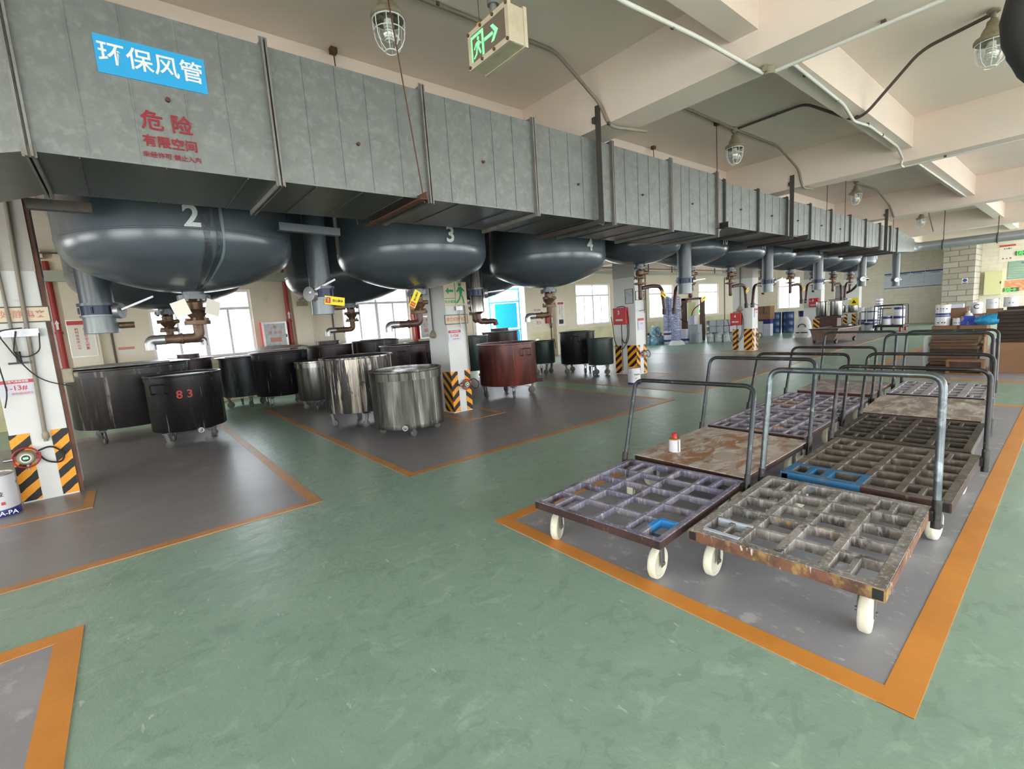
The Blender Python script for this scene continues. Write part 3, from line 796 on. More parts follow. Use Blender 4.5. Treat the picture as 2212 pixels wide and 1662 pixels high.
# drop pipes with a butterfly valve at the foot
def drop_pipe(x, y, D, zbot, m, label, kind=0, lever=1, tilt=.5):
    t = thing('drop_pipe', label, 'pipe', (x, y, 0), 0, 'drop pipes beside the tanks')
    r = D / 2
    MB().cyl((0, 0, zbot + .2), (0, 0, ZC - .01 if y > 5.3 else 3.74), r, n=24).cyl((0, 0, zbot + .2), (0, 0, zbot + .23), r + .03, n=24).build('pipe', m, t)
    v = MB().cyl((0, 0, zbot + .1), (0, 0, zbot + .2), r + .005, n=24)
    bolts(v, 0, 0, zbot + .15, r + .02, 6, s=.009)
    v.build('valve_body', m_bluev, t)
    if kind == 0:
        MB().lathe([(r + .02, zbot + .1), (r + .02, zbot + .08), (r, zbot + .08), (r + .005, zbot - .1), (r - .02, zbot - .1), (r - .02, zbot + .06), (1e-5, zbot + .06)], n=24).build('outlet_skirt', m_ssc if m is m_ss else (m_pipew if lever > 0 or x < 3 else m_pipeg), t)
        MB().cyl((r, 0, zbot - .02), (r + .14, .0, zbot - .02), .035).build('side_stub', m_bronze, t)
    else:
        MB().lathe([(r + .02, zbot + .1), (r + .005, zbot + .08), (r + .005, zbot - .16), (.05, zbot - .2)], n=24).build('strainer', m_ssc, t)
        MB().tube(fillet([(0, 0, zbot - .18), (0, 0, zbot - .33), (.34, 0, zbot - .33), (.36, 0, zbot - .4)], .12, 7), .045, 12).build('outlet_elbow', m_brownp, t)
    h = MB().cyl((lever * (r + .0), -.06, zbot + .14), (lever * (r + .05), -.09, zbot + .14), .085, n=18)
    h.bar((lever * (r + .05), -.1, zbot + .15), (lever * (r + .05) + .3, -.16, zbot + .15 + tilt * .3), .04, .02)
    h.build('valve_handle', m_zinc, t)
    return t
m_bluev = M('blue_valve_body', '2A3148', .4, .3)
m_pipew = M('pale_pipe_paint', '7C8285', .4, .4)
drop_pipe(-.17, 7.0, .3, 1.86, m_pipeg, 'thick grey drop pipe with disc handle left of tank 2', 0, 1, .45)
drop_pipe(1.92, 5.9, .25, 1.92, m_pipeg, 'grey drop pipe between tanks 2 and 3, carrying a yellow sign', 0, -1, .5)
drop_pipe(4.62, 6.45, .21, 1.93, m_ss, 'stainless drop pipe with strainer beside the second column', 1, 1, .1)
drop_pipe(8.75, 5.1, .27, 1.98, m_pipeg, 'grey drop pipe in front of tank 10, blue valve and steel outlet', 0, 1, .1)
drop_pipe(12.5, 5.05, .25, 1.95, m_pipeg, 'grey drop pipe between tanks 11 and 12, beside the fourth column', 0, 1, .3)
drop_pipe(16.15, 5.1, .25, 1.97, m_pipeg, 'grey drop pipe between tanks 13 and 14, above the steel pots', 0, 1, 0)
drop_pipe(19.95, 4.97, .25, 2.03, m_pipeg, 'grey drop pipe past tank 15, with a flat handle', 0, -1, 0)
t = drop_pipe(24.2, 4.9, .26, 2.0, m_pipeg, 'farthest grey drop pipe, in front of the blue wall notices', 0, -1, 0)

# yellow warning signs wired to the pipes
def warn(loc, rot, label, s=1.0):
    t = thing('warning_sign', label, 'sign', loc)
    t.rotation_euler = rot
    MB().box((0, 0, 0), (.24 * s, .006, .1 * s)).build('sign_plate', m_yel, t, False)
    MB().box((-.08 * s, -.004, 0), (.06 * s, .003, .07 * s)).build('red_pictogram', m_red, t, False)
    txt('!', .06 * s, m_yel, (-.08 * s, -.0065, 0), *FY, parent=t, bold=.03)
    txt('当心碰头', .034 * s, m_blackl, (.036 * s, -.0045, 0), *FY, parent=t, bold=.02)
    return t
warn((2.02, 5.762, 1.97), (0, .14, 0), 'yellow sign with black lettering on the drop pipe between tanks 2 and 3')
warn((3.12, 5.8, 1.97), (0, -1.05, 0), 'tilted yellow sign with black lettering under tank 3')
warn((8.43, 5.38, 1.9), (0, .5, 0), 'small yellow sign on the filling arm beside the third column', .8)
warn((9.1, 4.9, 1.76), (0, -.4, 0), 'small yellow sign below the steel outlet in front of tank 10', .8)
warn((12.15, 5.38, 1.93), (0, -.5, 0), 'small yellow sign on the filling arms beside the fourth column', .8)
warn((15.9, 5.38, 1.93), (0, -.5, 0), 'small yellow sign on the filling arms beside the fifth column', .8)
# ================================================================== MIXING TUBS
m_fork = M('grey_fork_steel', '6A696C', .5, .3, [('54483F', 9, .5, .65, .8, 5)])
def caster(parent, x, y, h, a, wr=.055, m=None):
    """swivel caster under a tub; h is the mounting height"""
    g = MB()
    g.box((x, y, h - .008), (.1, .09, .014)).cyl((x, y, h - .01), (x, y, h - .035), .03, n=10)
    c, s = math.cos(a), math.sin(a)
    ox, oy = x - c * .03, y - s * .03
    for k in (-1, 1):
        px, py = -s * .026 * k, c * .026 * k
        g.bar((x + px, y + py, h - .03), (ox + px, oy + py, wr), .045, .006, upv=(-s, c, 0))
    o = g.build('caster_fork', m_fork, parent, False)
    n0 = Vector((-s, c, 0)) * .018
    MB().tube([Vector((ox, oy, wr)) - n0 * 1.1, Vector((ox, oy, wr)) - n0 * .9, Vector((ox, oy, wr)) + n0 * .9, Vector((ox, oy, wr)) + n0 * 1.1], [wr * .86, wr, wr, wr * .86], 18).build('caster_wheel', m or m_greyw2, o)

def tub(x, y, R, zt, m, label, zb=.24, band=0, skirt=True, lid=0, spout=None, rot=0.3, rim=.02, handle=None, wheel=.055, inside=None, grp='wheeled mixing tubs', num=None):
    t = thing('mixing_tub', label, 'tub', (x, y, 0), 0, grp)
    th = .012
    ztop = zt
    p = [(1e-5, zb + .02), (R - .01, zb + .02)]
    if skirt: p = [(R - .06, zb + .02), (R - .05, zb - .03), (R, zb - .03), (R + .006, zb + .035), (R, zb + .05)]
    else: p += [(R, zb + .035)]
    p += [(R, ztop - .03), (R + rim, ztop - .022), (R + rim, ztop), (R - th, ztop)]
    ms = [0] * (len(p) - 1) + [1, 1]
    p += [(R - th, zb + .07), (1e-5, zb + .07)]
    MB().lathe(p, n=48, ms=ms).build('tub_body', [m, inside or m_dark], t)
    if skirt: MB().lathe([(1e-5, zb + .02), (R - .05, zb + .02)], n=32).build('tub_floor', m, t)
    if band:
        MB().lathe([(R - .001, ztop - .03 - band), (R + .01, ztop - .028 - band), (R + .01, ztop - .03), (R - .001, ztop - .029)], n=48).build('top_band', m, t)
    for k in range(4):
        a = rot + PI / 2 * k
        caster(t, (R - .09) * math.cos(a), (R - .09) * math.sin(a), zb - .0 if not skirt else zb + .0, a + random.uniform(-1.2, 1.2), wheel)
    if spout is not None:
        c, s = math.cos(spout), math.sin(spout)
        MB().lathe([(.032, 0), (.032, .13), (.04, .13), (.04, .15), (.026, .15), (.026, .06), (1e-5, .06)], n=16, axis='x').build('drain_spout', m_zinc if m not in (m_redt,) else m_redt, t).matrix_local = Matrix.Translation(((R - .03) * c, (R - .03) * s, zb + .02)) @ Matrix.Rotation(spout, 4, 'Z')
    if handle is not None:
        c, s = math.cos(handle), math.sin(handle)
        tx, ty = -s, c
        q = lambda u, o_, z: (c * (R + o_) + tx * u, s * (R + o_) + ty * u, z)
        MB().tube(fillet([q(-.1, 0, zt - .26), q(-.1, .06, zt - .26), q(-.1, .06, zt - .12), q(.1, .06, zt - .12), q(.1, .06, zt - .26), q(.1, 0, zt - .26)], .03), .011, 8).build('side_handle', m, t)
    if lid:
        L = MB()
        if lid == 1:      # flat two leaf lid
            for sg in (-1, 1):
                pts = [((R + .07) * math.cos(a) * 1.0, (R + .07) * math.sin(a)) for a in [PI * j / 18 for j in range(19)]]
                pts = [(px, sg * py) for px, py in pts]
                if sg < 0: pts = list(reversed(pts))
                o, ux, uy = Vector((0, sg * .012, zt + .004)), Vector((1, 0, .0)), Vector((0, 1, .03 * sg))
                L.prism(pts, o, ux, uy, (0, 0, .01))
            L.bar((-R * .7, 0, zt + .025), (R * .7, 0, zt + .025), .04, .02)
        if lid == 2:      # lid with a raised collar
            L.lathe([(1e-5, zt + .004), (R + .05, zt + .004), (R + .05, zt + .016), (R * .5, zt + .03), (R * .5, zt + .1), (R * .54, zt + .1), (R * .54, zt + .115), (1e-5, zt + .115)], n=40)
        if lid == 3:      # half open, one leaf leaning
            pts = [((R + .06) * math.cos(PI * j / 18), (R + .06) * math.sin(PI * j / 18)) for j in range(19)]
            L.prism(pts, (0, 0, zt + .004), (1, 0, 0), (0, 1, 0), (0, 0, .01))
            L.prism(pts, (0, -.06, zt + .06), (1, 0, .02), (0, .98, .1), (0, 0, .01))
        L.build('lid', m_lid if lid != 2 else m, t, False)
    if num:
        for i, chh in enumerate(num):
            th_ = -PI / 2 - .1 + (i - .5) * .13 / R
            cc, ss = math.cos(th_), math.sin(th_)
            txt(chh, .17, m_stencil2, ((R + .006) * cc, (R + .006) * ss, zt - .3), (-ss, cc, 0), (.06, 0, 1), parent=t, name='painted_number', bold=.015)
    return t
m_stencil2 = M('red_brush_paint', 'B23A34', .6)
m_lid = M('grey_lid_metal', '7C7B79', .4, .5, [('57534F', 5, .45, .65, .8, 5), ('A8A5A0', 9, .58, .7, .6, 5)])
tub(.64, 9.05, .5, 1.12, m_blkt, 'black wheeled tub numbered 83 in red', .24, .06, False, 0, -1.45, .55, num='83', handle=-2.3)
tub(.0, 10.85, .86, 1.25, m_blkw, 'widest black tub with pale drips and pale lid, behind the tub numbered 83', .24, .1, False, 1, None, .9)
tub(1.05, 12.6, .42, 1.22, m_rustt if False else m_maro, 'brown tub showing its top behind the tub numbered 83', .24, 0, False, 2, None, .2)
tub(2.05, 12.55, .46, 1.16, m_greyt, 'grey smeared tub with red patch and flat lid, below the first window', .25, 0, False, 1, None, .1, wheel=.075)
tub(2.68, 11.6, .57, 1.24, m_blkt, 'tall black tub with flanged rim and folded lid, below the fire hydrant cabinet', .27, .13, False, 3, None, .75)
tub(3.06, 10.35, .4, 1.03, m_ssc, 'small stainless tub beside the tall black lidded tub', .2, .1, False, 0, None, 1.1)
tub(3.04, 7.95, .58, 1.17, m_ssm, 'paint-spilled stainless tub behind the front stainless tub', .24, 0, False, 0, None, 1.35, rim=.03)
tub(3.24, 6.55, .53, .98, m_ss, 'scuffed stainless tub standing frontmost beside the second column', .16, .11, True, 0, -2.15, 1.15, wheel=.05, inside=m_ssc)
tub(4.0, 12.25, .56, 1.27, m_maro, 'grey-brown tub with round lidded top, below the second window', .24, 0, False, 2, None, .3, handle=-2.4)
tub(5.25, 12.2, .6, 1.3, m_blkw, 'black tub with pale flat lid under the second window', .24, 0, False, 1, None, .3)
tub(5.0, 9.95, .58, 1.2, m_maro, 'maroon-black tub with handle, behind the paint-spilled stainless tub', .24, 0, False, 0, None, .3, handle=-2.2, rim=.03)
tub(5.9, 10.7, .5, 1.2, m_blkt, 'black tub between the maroon-black tub and the second column', .24, .08, False, 0, None, .3)
tub(5.35, 8.75, .42, 1.05, m_blkt, 'black tub half hidden behind the second column', .24, .1, False, 0, None, .6)
tub(6.22, 7.75, .61, 1.13, m_redt, 'red-brown wheeled tub with side handle and drain, right of the second column', .25, 0, False, 0, -.55, -.5, handle=-1.6, rim=.03, wheel=.075, inside=m_redt)
tub(7.6, 11.1, .5, 1.22, m_grnt, 'dark green tub far behind the red-brown tub, left of the doorway', .24, 0, False, 0, None, .3)
tub(9.55, 12.2, .58, 1.24, m_maro, 'brown tub with collared lid in front of the doorway', .24, 0, False, 2, None, .4)
tub(9.15, 9.75, .33, .95, m_grnt, 'small green-black tub left of the tall black tub by the third column', .3, 0, False, 0, None, -.4, wheel=.075)
tub(9.72, 8.95, .48, 1.16, m_blkt, 'tall black tub with bent handle left of the third column', .26, 0, False, 0, None, -.3, handle=-2.5, rim=.025, wheel=.075)
tub(9.5, 7.95, .33, .97, m_grnt, 'small green-black tub touching the third column', .28, 0, False, 0, None, -.2, wheel=.075)

# ================================================================== PLATFORM CARTS
def wheel(parent, x, y, a=0, R=.1, wd=.05, h=.255):
    g = MB()
    c, s = math.cos(a), math.sin(a)
    for k in (-1, 1):
        ox, oy = -s * (wd / 2 + .008) * k, c * (wd / 2 + .008) * k
        g.bar((x + ox, y + oy, h), (x + ox, y + oy, R - .02), .04, .006, upv=(-s, c, 0))
        g.cyl((x + ox, y + oy, R), (x + ox * 1.35, y + oy * 1.35, R), .012, n=8)
    g.box((x, y, h - .006), (.1, .1, .012), rz=a).cyl((x, y, R), (x, y, R + .001), .004, n=6)
    f = g.build('wheel_fork', m_fork, parent, False)
    w_ = MB().lathe([(.03, -wd * .3), (.075, -wd * .3), (.08, -wd * .46), (R * .9, -wd / 2), (R * .98, -wd * .36), (R, -wd * .2), (R, wd * .2), (R * .98, wd * .36), (R * .9, wd / 2), (.08, wd * .46), (.075, wd * .3), (.03, wd * .3)], n=28, axis='y')
    o = w_.build('wheel', m_tyre, parent)
    o.location = (x, y, R)
    o.rotation_euler = (0, 0, a)

def cart(x, y, rz, L, W, style, mtop, mfront, mh, label, hh=1.0, hx=None, lean=.2, nx=4, ny=3, swv=(0, 0), plate=None, extras=None):
    t = thing('platform_cart', label, 'cart', (x, y, 0), rz, 'platform carts in the marked bay')
    z1 = .303
    z0 = .238 if style == 2 else .25
    b = .052 if style == 2 else .036
    f = MB()
    f.bb((0, -W / 2, z0), (b, W / 2, z1), 0).bb((L - b, -W / 2, z0), (L, W / 2, z1), 0)
    f.bb((b, -W / 2, z0), (L - b, -W / 2 + b, z1), 0).bb((b, W / 2 - b, z0), (L - b, W / 2, z1), 0)
    f.bb((-.004, -W / 2, z0), (0, W / 2, z1 - .003), 1).bb((-.002, -W / 2 - .003, z0 + .004), (L, -W / 2, z1 - .004), 1)
    for sy in (-1, 1): f.bb((-.006, sy * (W / 2 - .006) - .0, z0 + .006), (.0005, sy * (W / 2 - b + .004), z1 - .008), 2)  # tube ends are closed; dark plates paint the shade of their hollows
    f.build('bed_frame', [mtop, mfront, m_dark], t, False, bev=.004)
    if plate is None:
        g = MB(); bw = .026 if style < 2 else .046 if style == 2 else .075; hb = z1 - z0 - .008
        for j in range(1, ny + 1):
            yy = -W / 2 + b + (W - 2 * b) * j / (ny + 1)
            g.bb((b, yy - bw / 2, z1 - hb), (L - b, yy + bw / 2, z1 - .0005))
        for i in range(1, nx + 1):
            xx = b + (L - 2 * b) * i / (nx + 1)
            g.bb((xx - (.01 if style < 2 else .017), -W / 2 + b, z1 - hb), (xx + (.01 if style < 2 else .017), W / 2 - b, z1 - .001))
        xs = b + (L - 2 * b) / (nx + 1)
        ys = (W - 2 * b) / (ny + 1)
        for sy in (-1, 1):
            g.bb((b, sy * (W / 2 - b - ys / 2) - .014, z1 - hb), (xs, sy * (W / 2 - b - ys / 2) + .014, z1 - .0008))
            g.bb((L - xs, sy * (W / 2 - b - ys / 2) - .014, z1 - hb), (L - b, sy * (W / 2 - b - ys / 2) + .014, z1 - .0008))
        g.build('grid_bars', mtop, t, False, bev=.003)
    else:
        MB().bb((-.01, -W / 2 - .01, z1), (L + .01, W / 2 + .01, z1 + .006)).build('deck_plate', plate, t, False)
    for i, (wx, wy) in enumerate(((.12, W / 2 - .09), (.12, -W / 2 + .09), (L - .13, W / 2 - .09), (L - .13, -W / 2 + .09))):
        wheel(t, wx, wy, swv[i % 2] + random.uniform(-.12, .12), h=z0)
    hx = L - .06 if hx is None else hx
    hy = W / 2 + .03
    for s_ in (-1, 1): MB().cyl((hx, s_ * hy, .19), (hx + lean * .2, s_ * hy, .36), .024, n=12).bb((hx - .03, s_ * (W / 2), z0), (hx + .03, s_ * (W / 2 + .02), z1)).build('handle_socket', m_tubed, t)
    pts = fillet([(hx + .01, hy, .22), (hx + lean, hy - .015, hh), (hx + lean, -hy + .015, hh), (hx + .01, -hy, .22)], .085, 7)
    MB().tube(pts, .0205 if hh > 1.09 else .0172, 12).build('push_handle', mh, t)
    if extras:
        for (x0, y0, x1, y1) in extras[1]:
            MB().bb((x0, y0, z1 - .047), (x1, y1, z1 + .003)).build('repainted_bar', extras[0], t, False)
    return t
m_bp = m_bluept
m_tubem = M('dull_steel_tube', '3C4042', .38, .6, [('2C2F31', 5, .45, .65, .8, 5), ('80868A', 12, .6, .7, .6)], rv=.1)
# left column, front to back
cart(2.14, 1.93, .065, 1.22, .98, 0, m_grid1, m_gfront, m_tubem, 'violet-grey grid cart frontmost in the left row, its handle lower than its neighbours', .99, lean=.22, swv=(.5, .15), nx=4, ny=3,
     extras=(M('bright_blue_dab', '2F86C8', .5), [(.252, -.454, .279, -.34), (.14, -.356, .252, -.325)]))
cart(3.45, 2.04, .0, 1.27, .98, 0, m_gfront, m_gfront, m_tubem, 'rusted steel plate cart in the left row, carrying the white tin', 1.05, lean=.2, plate=m_rplate)
cart(4.86, 2.1, .02, 1.13, .95, 0, m_grid5, m_gfront, m_tubed, 'multicoloured grid cart third in the left row, behind the rusted plate cart', .96, lean=.3, nx=4, ny=4,
     extras=(M('orange_dab', 'C8822A', .5), [(.26, -.2, .28, -.1), (.048, -.1, .06, .0)]))
cart(6.1, 2.13, .02, 1.15, .95, 0, m_grid5, m_grid5, m_tubed, 'grid cart with tan painted bars, fourth in the left row', .93, lean=.25, nx=4, ny=4,
     extras=(M('tan_dab', 'B08558', .55), [(.25, .1, .275, .42), (.47, .1, .495, .42)]))
cart(7.48, 2.15, .03, 1.15, .88, 0, m_gplate, m_redt, m_tubem, 'reddish grey plate cart farthest in the left row', 1.05, lean=.2, plate=m_rplate2)
# right column
cart(2.43, .945, .03, 1.2, .93, 2, m_grid2, m_gfront2, m_tube, 'paint-crusted grid cart frontmost in the right row, with thick bright steel handle', 1.1, lean=.13, nx=4, ny=3, swv=(.1, .1),
     extras=(M('pale_blue_paint', 'B9C4D4', .5), [(.05, .2, .08, .4), (.245, .2, .262, .4)]))
cart(3.76, .925, .0, 1.27, .97, 2, m_grid3, m_gfront, m_tubed, 'brown grid cart with a blue painted corner, second in the right row', .965, lean=.15, nx=5, ny=3,
     extras=(m_bp, [(-.006, -.02, .0, .487), (.03, -.02, .0525, .487), (.23, -.02, .2635, .434), (.0525, .191, .23, .241), (.0525, -.02, .23, .025), (.0525, .434, .27, .48), (.0525, .31, .23, .34)]))
cart(5.1, .985, .02, 1.16, .96, 2, m_grid4, m_grid4, m_tubed, 'dark brown grid cart third in the right row, before the whitewashed plate', .955, lean=.2, nx=5, ny=3)
cart(6.33, 1.05, .06, 1.2, .95, 0, m_gplate, m_redt, m_tubem, 'whitewashed plate cart fourth in the right row', 1.08, lean=.2, plate=m_gplate)
cart(7.7, 1.14, .03, 1.22, .92, 3, M('pale_grey_paint_crust', 'A8A2A8', .5, .1, [('8A848C', 5, .45, .62, .7, 6)]), m_black, m_tubem, 'lilac-grey grid cart farthest in the right row', 1.03, lean=.16, nx=4, ny=4)

# tin standing on the rusted plate
def can(x, y, z, R, h, label, grp=None, m=None, band=None, lid=None, name='paint_can', cat='can', bail=False, words=None, cap=None, wa=-2.2):
    t = thing(name, label, cat, (x, y, z), 0, grp)
    MB().lathe([(R - .004, 0), (R, .004), (R, h - .012)], n=28).lathe([(R, h - .012), (R + .004, h - .008), (R + .004, h), (R - .008, h), (R - .008, h - .008), (1e-5, h - .008)], n=28, m=1).build('can_body', [m or m_can, lid or m_tin], t)
    if band: MB().lathe([(R + .0006, band[0] * h), (R + .0012, band[0] * h + .002), (R + .0012, band[1] * h), (R + .0006, band[1] * h + .002)], n=28).build('coloured_band', m_canb, t)
    if bail: MB().tube([(R * 1.04 * math.cos(a), R * .35 * math.sin(a) - R * .2, h * .78 - R * .55 * math.sin(a)) for a in [PI * j / 12 for j in range(13)]], .004, 6).build('wire_bail', m_zinc, t)
    if cap:
        MB().lathe([(.03, h - .008), (.018, h + .012), (.018, h + .02), (.024, h + .022), (.024, h + .045), (1e-5, h + .045)], n=16).build('screw_cap', cap, t)
        MB().lathe([(R * .93, h - .008), (.03, h + .0)], n=24).build('lid_dome', lid or m_tin, t)
        MB().lathe([(.019, h + .008), (.03, h - .006), (.02, h - .006)], n=12).build('cap_collar', m_white, t)
    if words:
        for (s, sz, zf, da, mm) in words:
            a = wa + da
            c_, s_ = math.cos(a), math.sin(a)
            txt(s, sz, mm, (c_ * (R + .0022), s_ * (R + .0022), h * zf), (-s_, c_, 0), (0, 0, 1), parent=t, bold=.01)
    return t
t = can(3.73, 2.3, .3097, .05, .125, 'small white tin with red cap standing on the rusted plate cart', cap=m_red, lid=m_gold, name='tin', cat='tin')
MB().box((-.02, -.0475, .06), (.002, .008, .1)).build('side_seam', m_tubed, t, False)
t = can(8.62, 6.28, 0, .14, .37, 'white paint pail standing on the floor before the third column', band=(.0, .12), bail=True, words=[('ongsha', .05, .62, .15, m_blackl), ('▬▬', .03, .4, .0, m_redl)], name='paint_pail', cat='pail', lid=m_gold)
t = can(-1.22, 6.85, 0, .17, .42, 'white paint pail with navy base at the left edge, beside the first column', band=(.0, .17), bail=True, words=[('NGSHA-PA', .06, .09, .25, m_lettw), ('金', .06, .55, .5, m_blackl), ('■ ■', .04, .32, .45, m_redl)], name='paint_pail', cat='pail', wa=-1.7)
# ================================================================== CEILING FITTINGS
def lamp(x, y, ztop, label, s=1.0):
    t = thing('cage_lamp', label, 'lamp', (x, y, ztop), 0, 'caged ceiling lamps')
    MB().cyl((0, 0, 0), (0, 0, -.1), .02, n=10).lathe([(.05, -.02), (.05, 0), (1e-5, 0)], n=14).build('stem', m_cond, t)
    MB().lathe([(.02, -.07), (.045, -.09), (.05, -.13), (.075, -.17), (.09, -.22), (.125, -.235), (.135, -.25), (.135, -.275), (.115, -.285), (1e-5, -.285)], n=28).build('housing', m_lampb, t)
    g = MB().lathe([(.1, -.285), (.108, -.33), (.1, -.41), (.08, -.46), (.04, -.495), (1e-5, -.505)], n=28).build('glass_dome', m_glass, t)
    pts = []
    for j in range(90):
        a = j * .42; z = -.31 - .13 * j / 90
        pts.append((.034 * math.cos(a), .034 * math.sin(a), z))
    b = MB().tube(pts, .0085, 6).cyl((0, 0, -.285), (0, 0, -.315), .035, n=14)
    b.build('spiral_bulb', m_cfl, t)
    k = MB()
    prof = [(.122, -.28), (.122, -.34), (.112, -.42), (.088, -.475), (.045, -.512)]
    for j in range(8):
        a = PI / 4 * j + .2
        k.tube([(r * math.cos(a), r * math.sin(a), z) for r, z in prof], .0038, 6)
    k.ring((0, 0, -.37), .119, .0038).ring((0, 0, -.29), .124, .005).ring((0, 0, -.512), .045, .005, n=16)
    k.build('wire_cage', m_white, t)
    return t
lamp(1.95, 3.63, 4.3 - .02, 'nearest caged lamp with white spiral bulb, above tank 2')
lamp(7.64, 3.58, 4.26, 'second caged lamp from the camera, over the stretch of duct past the first beam')
lamp(13.75, 3.6, 4.26, 'third caged lamp from the camera, beyond the second beam')
lamp(20.9, 3.62, 4.26, 'farthest caged lamp hanging near the end of the duct')
lamp(6.95, .74, 4.26, 'caged lamp at the upper right corner, half behind the dark blur')

def conduit(name, label, pts, r, m, clips=(), fr=.12, cat='conduit', box=None):
    t = thing(name, label, cat)
    MB().tube(fillet(pts, fr, 6), r, 10).build('tube', m, t)
    for c in clips: MB().box(c, (.03, .03, .03)).build('clip', m_rail, t, False)
    for bx in (box or []): MB().cyl((bx[0], bx[1], bx[2] + .018), (bx[0], bx[1], bx[2] - .04), .05, n=14).cyl((bx[0] - .08, bx[1], bx[2]), (bx[0] + .08, bx[1], bx[2]), .025, n=10).build('junction_box', m_lampb, t)
    return t
zc = ZC - .03
conduit('conduit', 'beige conduit running over the nearest lamp and down the first beam', [(-1, 3.62, zc), (1.95, 3.62, zc), (3.75, 3.56, zc), (4.36, 3.5, 3.86), (4.36, 3.4, 3.6), (4.9, 3.3, 3.62)], .018, m_cond, [(2.4, 3.6, zc), (3.3, 3.57, zc), (4.36, 3.4, 3.63)])
conduit('conduit', 'beige conduit of the second lamp, running on to the second beam', [(4.84, 3.57, zc), (7.64, 3.57, zc), (9.1, 3.53, zc), (9.87, 3.46, 3.95), (9.87, 3.4, 3.62), (10.2, 3.35, 3.62)], .018, m_cond, [(6.4, 3.57, zc), (8.5, 3.55, zc)], box=[(7.64, 3.57, zc)])
conduit('conduit', 'beige conduit of the third lamp, running on to the third beam', [(13.75, 3.6, zc), (15.3, 3.55, zc), (16.36, 3.5, 3.95), (16.36, 3.4, 3.62)], .02, m_cond, [(14.6, 3.58, zc)])
conduit('conduit', 'beige conduit of the farthest lamp on the far beam', [(20.9, 3.6, zc), (21.2, 3.5, zc), (21.86, 3.45, 3.62)], .02, m_cond)
conduit('conduit', 'dark conduit crossing under the lengthwise beam to the lamp at the upper right', [(7.64, 3.57, zc), (7.6, 2.6, zc), (7.45, 2.0, 3.8), (7.35, 1.84, 3.8), (7.1, 1.3, 4.2), (7.0, .76, zc)], .018, m_condd, [(7.62, 3.0, zc), (7.4, 1.95, 3.81)])
conduit('conduit', 'white conduit at the top of the photo, reaching the junction under the first beam', [(1.2, 2.35, 4.0), (2.95, 2.16, 3.72), (3.78, 2.06, 3.69), (4.55, 1.95, 3.61), (4.72, 1.93, 3.6), (4.82, 1.9, 3.72), (5.2, 1.9, 3.82), (6.8, 1.93, 3.82), (7.4, 1.98, 3.77), (8.0, 1.96, 3.82), (9.5, 1.97, 3.82), (9.87, 1.97, 3.7), (9.9, 2.0, 3.62), (10.1, 2.0, 3.62)], .017, m_condw, [(3.5, 2.1, 3.7), (5.6, 1.92, 3.82), (6.6, 1.93, 3.82), (7.9, 1.96, 3.82), (8.6, 1.96, 3.82)], .09, box=[(4.7, 1.9, 3.62)])
conduit('conduit', 'pale conduit running along the underside of the first beam to the right', [(4.72, 1.9, 3.6), (4.76, -5.5, 3.63)], .016, m_condw, [(4.75, 1.1, 3.635)])
conduit('conduit', 'pale conduit along the underside of the second beam', [(10.1, 2.0, 3.62), (9.92, -5.5, 3.63)], .016, m_condw, [(10.08, 1.5, 3.63)])
conduit('conduit', 'pale conduit under the far lengthwise beam between the second and third beams', [(10.35, 2.0, 3.82), (16.3, 2.0, 3.82)], .018, m_condw, [(11.5, 2.0, 3.82)])

# hanging exit sign
t = thing('exit_sign', 'large hanging exit sign with green running figure and arrow, beside the nearest lamp', 'exit sign', (1.6, 1.975, 3.0))
MB().bb((.01, -.16, -.085), (.11, .16, .085)).build('sign_case', m_exit, t, False, bev=.008)
fr = MB()
for a, b in (((-.0, -.165, .065), (.02, .165, .09)), ((-.0, -.165, -.09), (.02, .165, -.065)), ((-.0, -.165, -.065), (.02, -.14, .065)), ((-.0, .14, -.065), (.02, .165, .065))): fr.bb(a, b)
for a, b in (((.1, -.165, .065), (.12, .165, .09)), ((.1, -.165, -.09), (.12, .165, -.065)), ((.1, -.165, -.065), (.12, -.14, .065)), ((.1, .14, -.065), (.12, .165, .065))): fr.bb(a, b)
fr.build('sign_frame', m_exit, t, False)
MB().bb((.004, -.14, -.065), (.012, .14, .065)).build('sign_face', m_exitp, t, False)
sb = MB()
for y in (-.155, -.05, .05, .155):
    for z in (-.078, .078): sb.cyl((-.008, y, z), (0, y, z), .008, n=8)
sb.build('bolts', m_rust, t)
def running_man(o, R, U, N, s, m, parent, name='running_figure', arrow=True, flip=1):
    """door outline, running figure and arrow as raised shapes; R, U in the sign plane"""
    R, U, N = Vector(R) * flip, Vector(U), Vector(N)
    g = MB()
    P = lambda *q: g.prism([(a * s, b * s) for a, b in q], o, R, U, N * .0015)
    P((-.42, -.2), (-.37, -.2), (-.37, .2), (-.42, .2))
    P((-.37, .155), (-.1, .155), (-.1, .2), (-.37, .2))
    P((-.1, -.2), (-.05, -.2), (-.05, .2), (-.1, .2))
    P((-.26, .06), (-.18, .075), (-.15, .02), (-.19, -.03), (-.25, -.04))
    P((-.22, -.03), (-.18, -.03), (-.13, -.13), (-.16, -.15))
    P((-.26, -.03), (-.23, -.04), (-.25, -.12), (-.33, -.17), (-.35, -.15), (-.28, -.1))
    P((-.27, .06), (-.25, .04), (-.31, -.03), (-.33, -.02))
    P((-.19, .05), (-.17, .06), (-.115, .01), (-.12, -.01))
    P(*[(-.2 + .028 * math.cos(2 * PI * j / 10), .11 + .028 * math.sin(2 * PI * j / 10)) for j in range(10)])
    if arrow:
        P((-.03, -.02), (.2, -.02), (.2, .03), (-.03, .03))
        P((.15, .13), (.22, .13), (.34, .005), (.22, -.12), (.15, -.12), (.25, .005))
    return g.build(name, m, parent, False)
running_man((.003, .02, 0), (0, -1, 0), (0, 0, 1), (-1, 0, 0), .3, m_exitg, t)
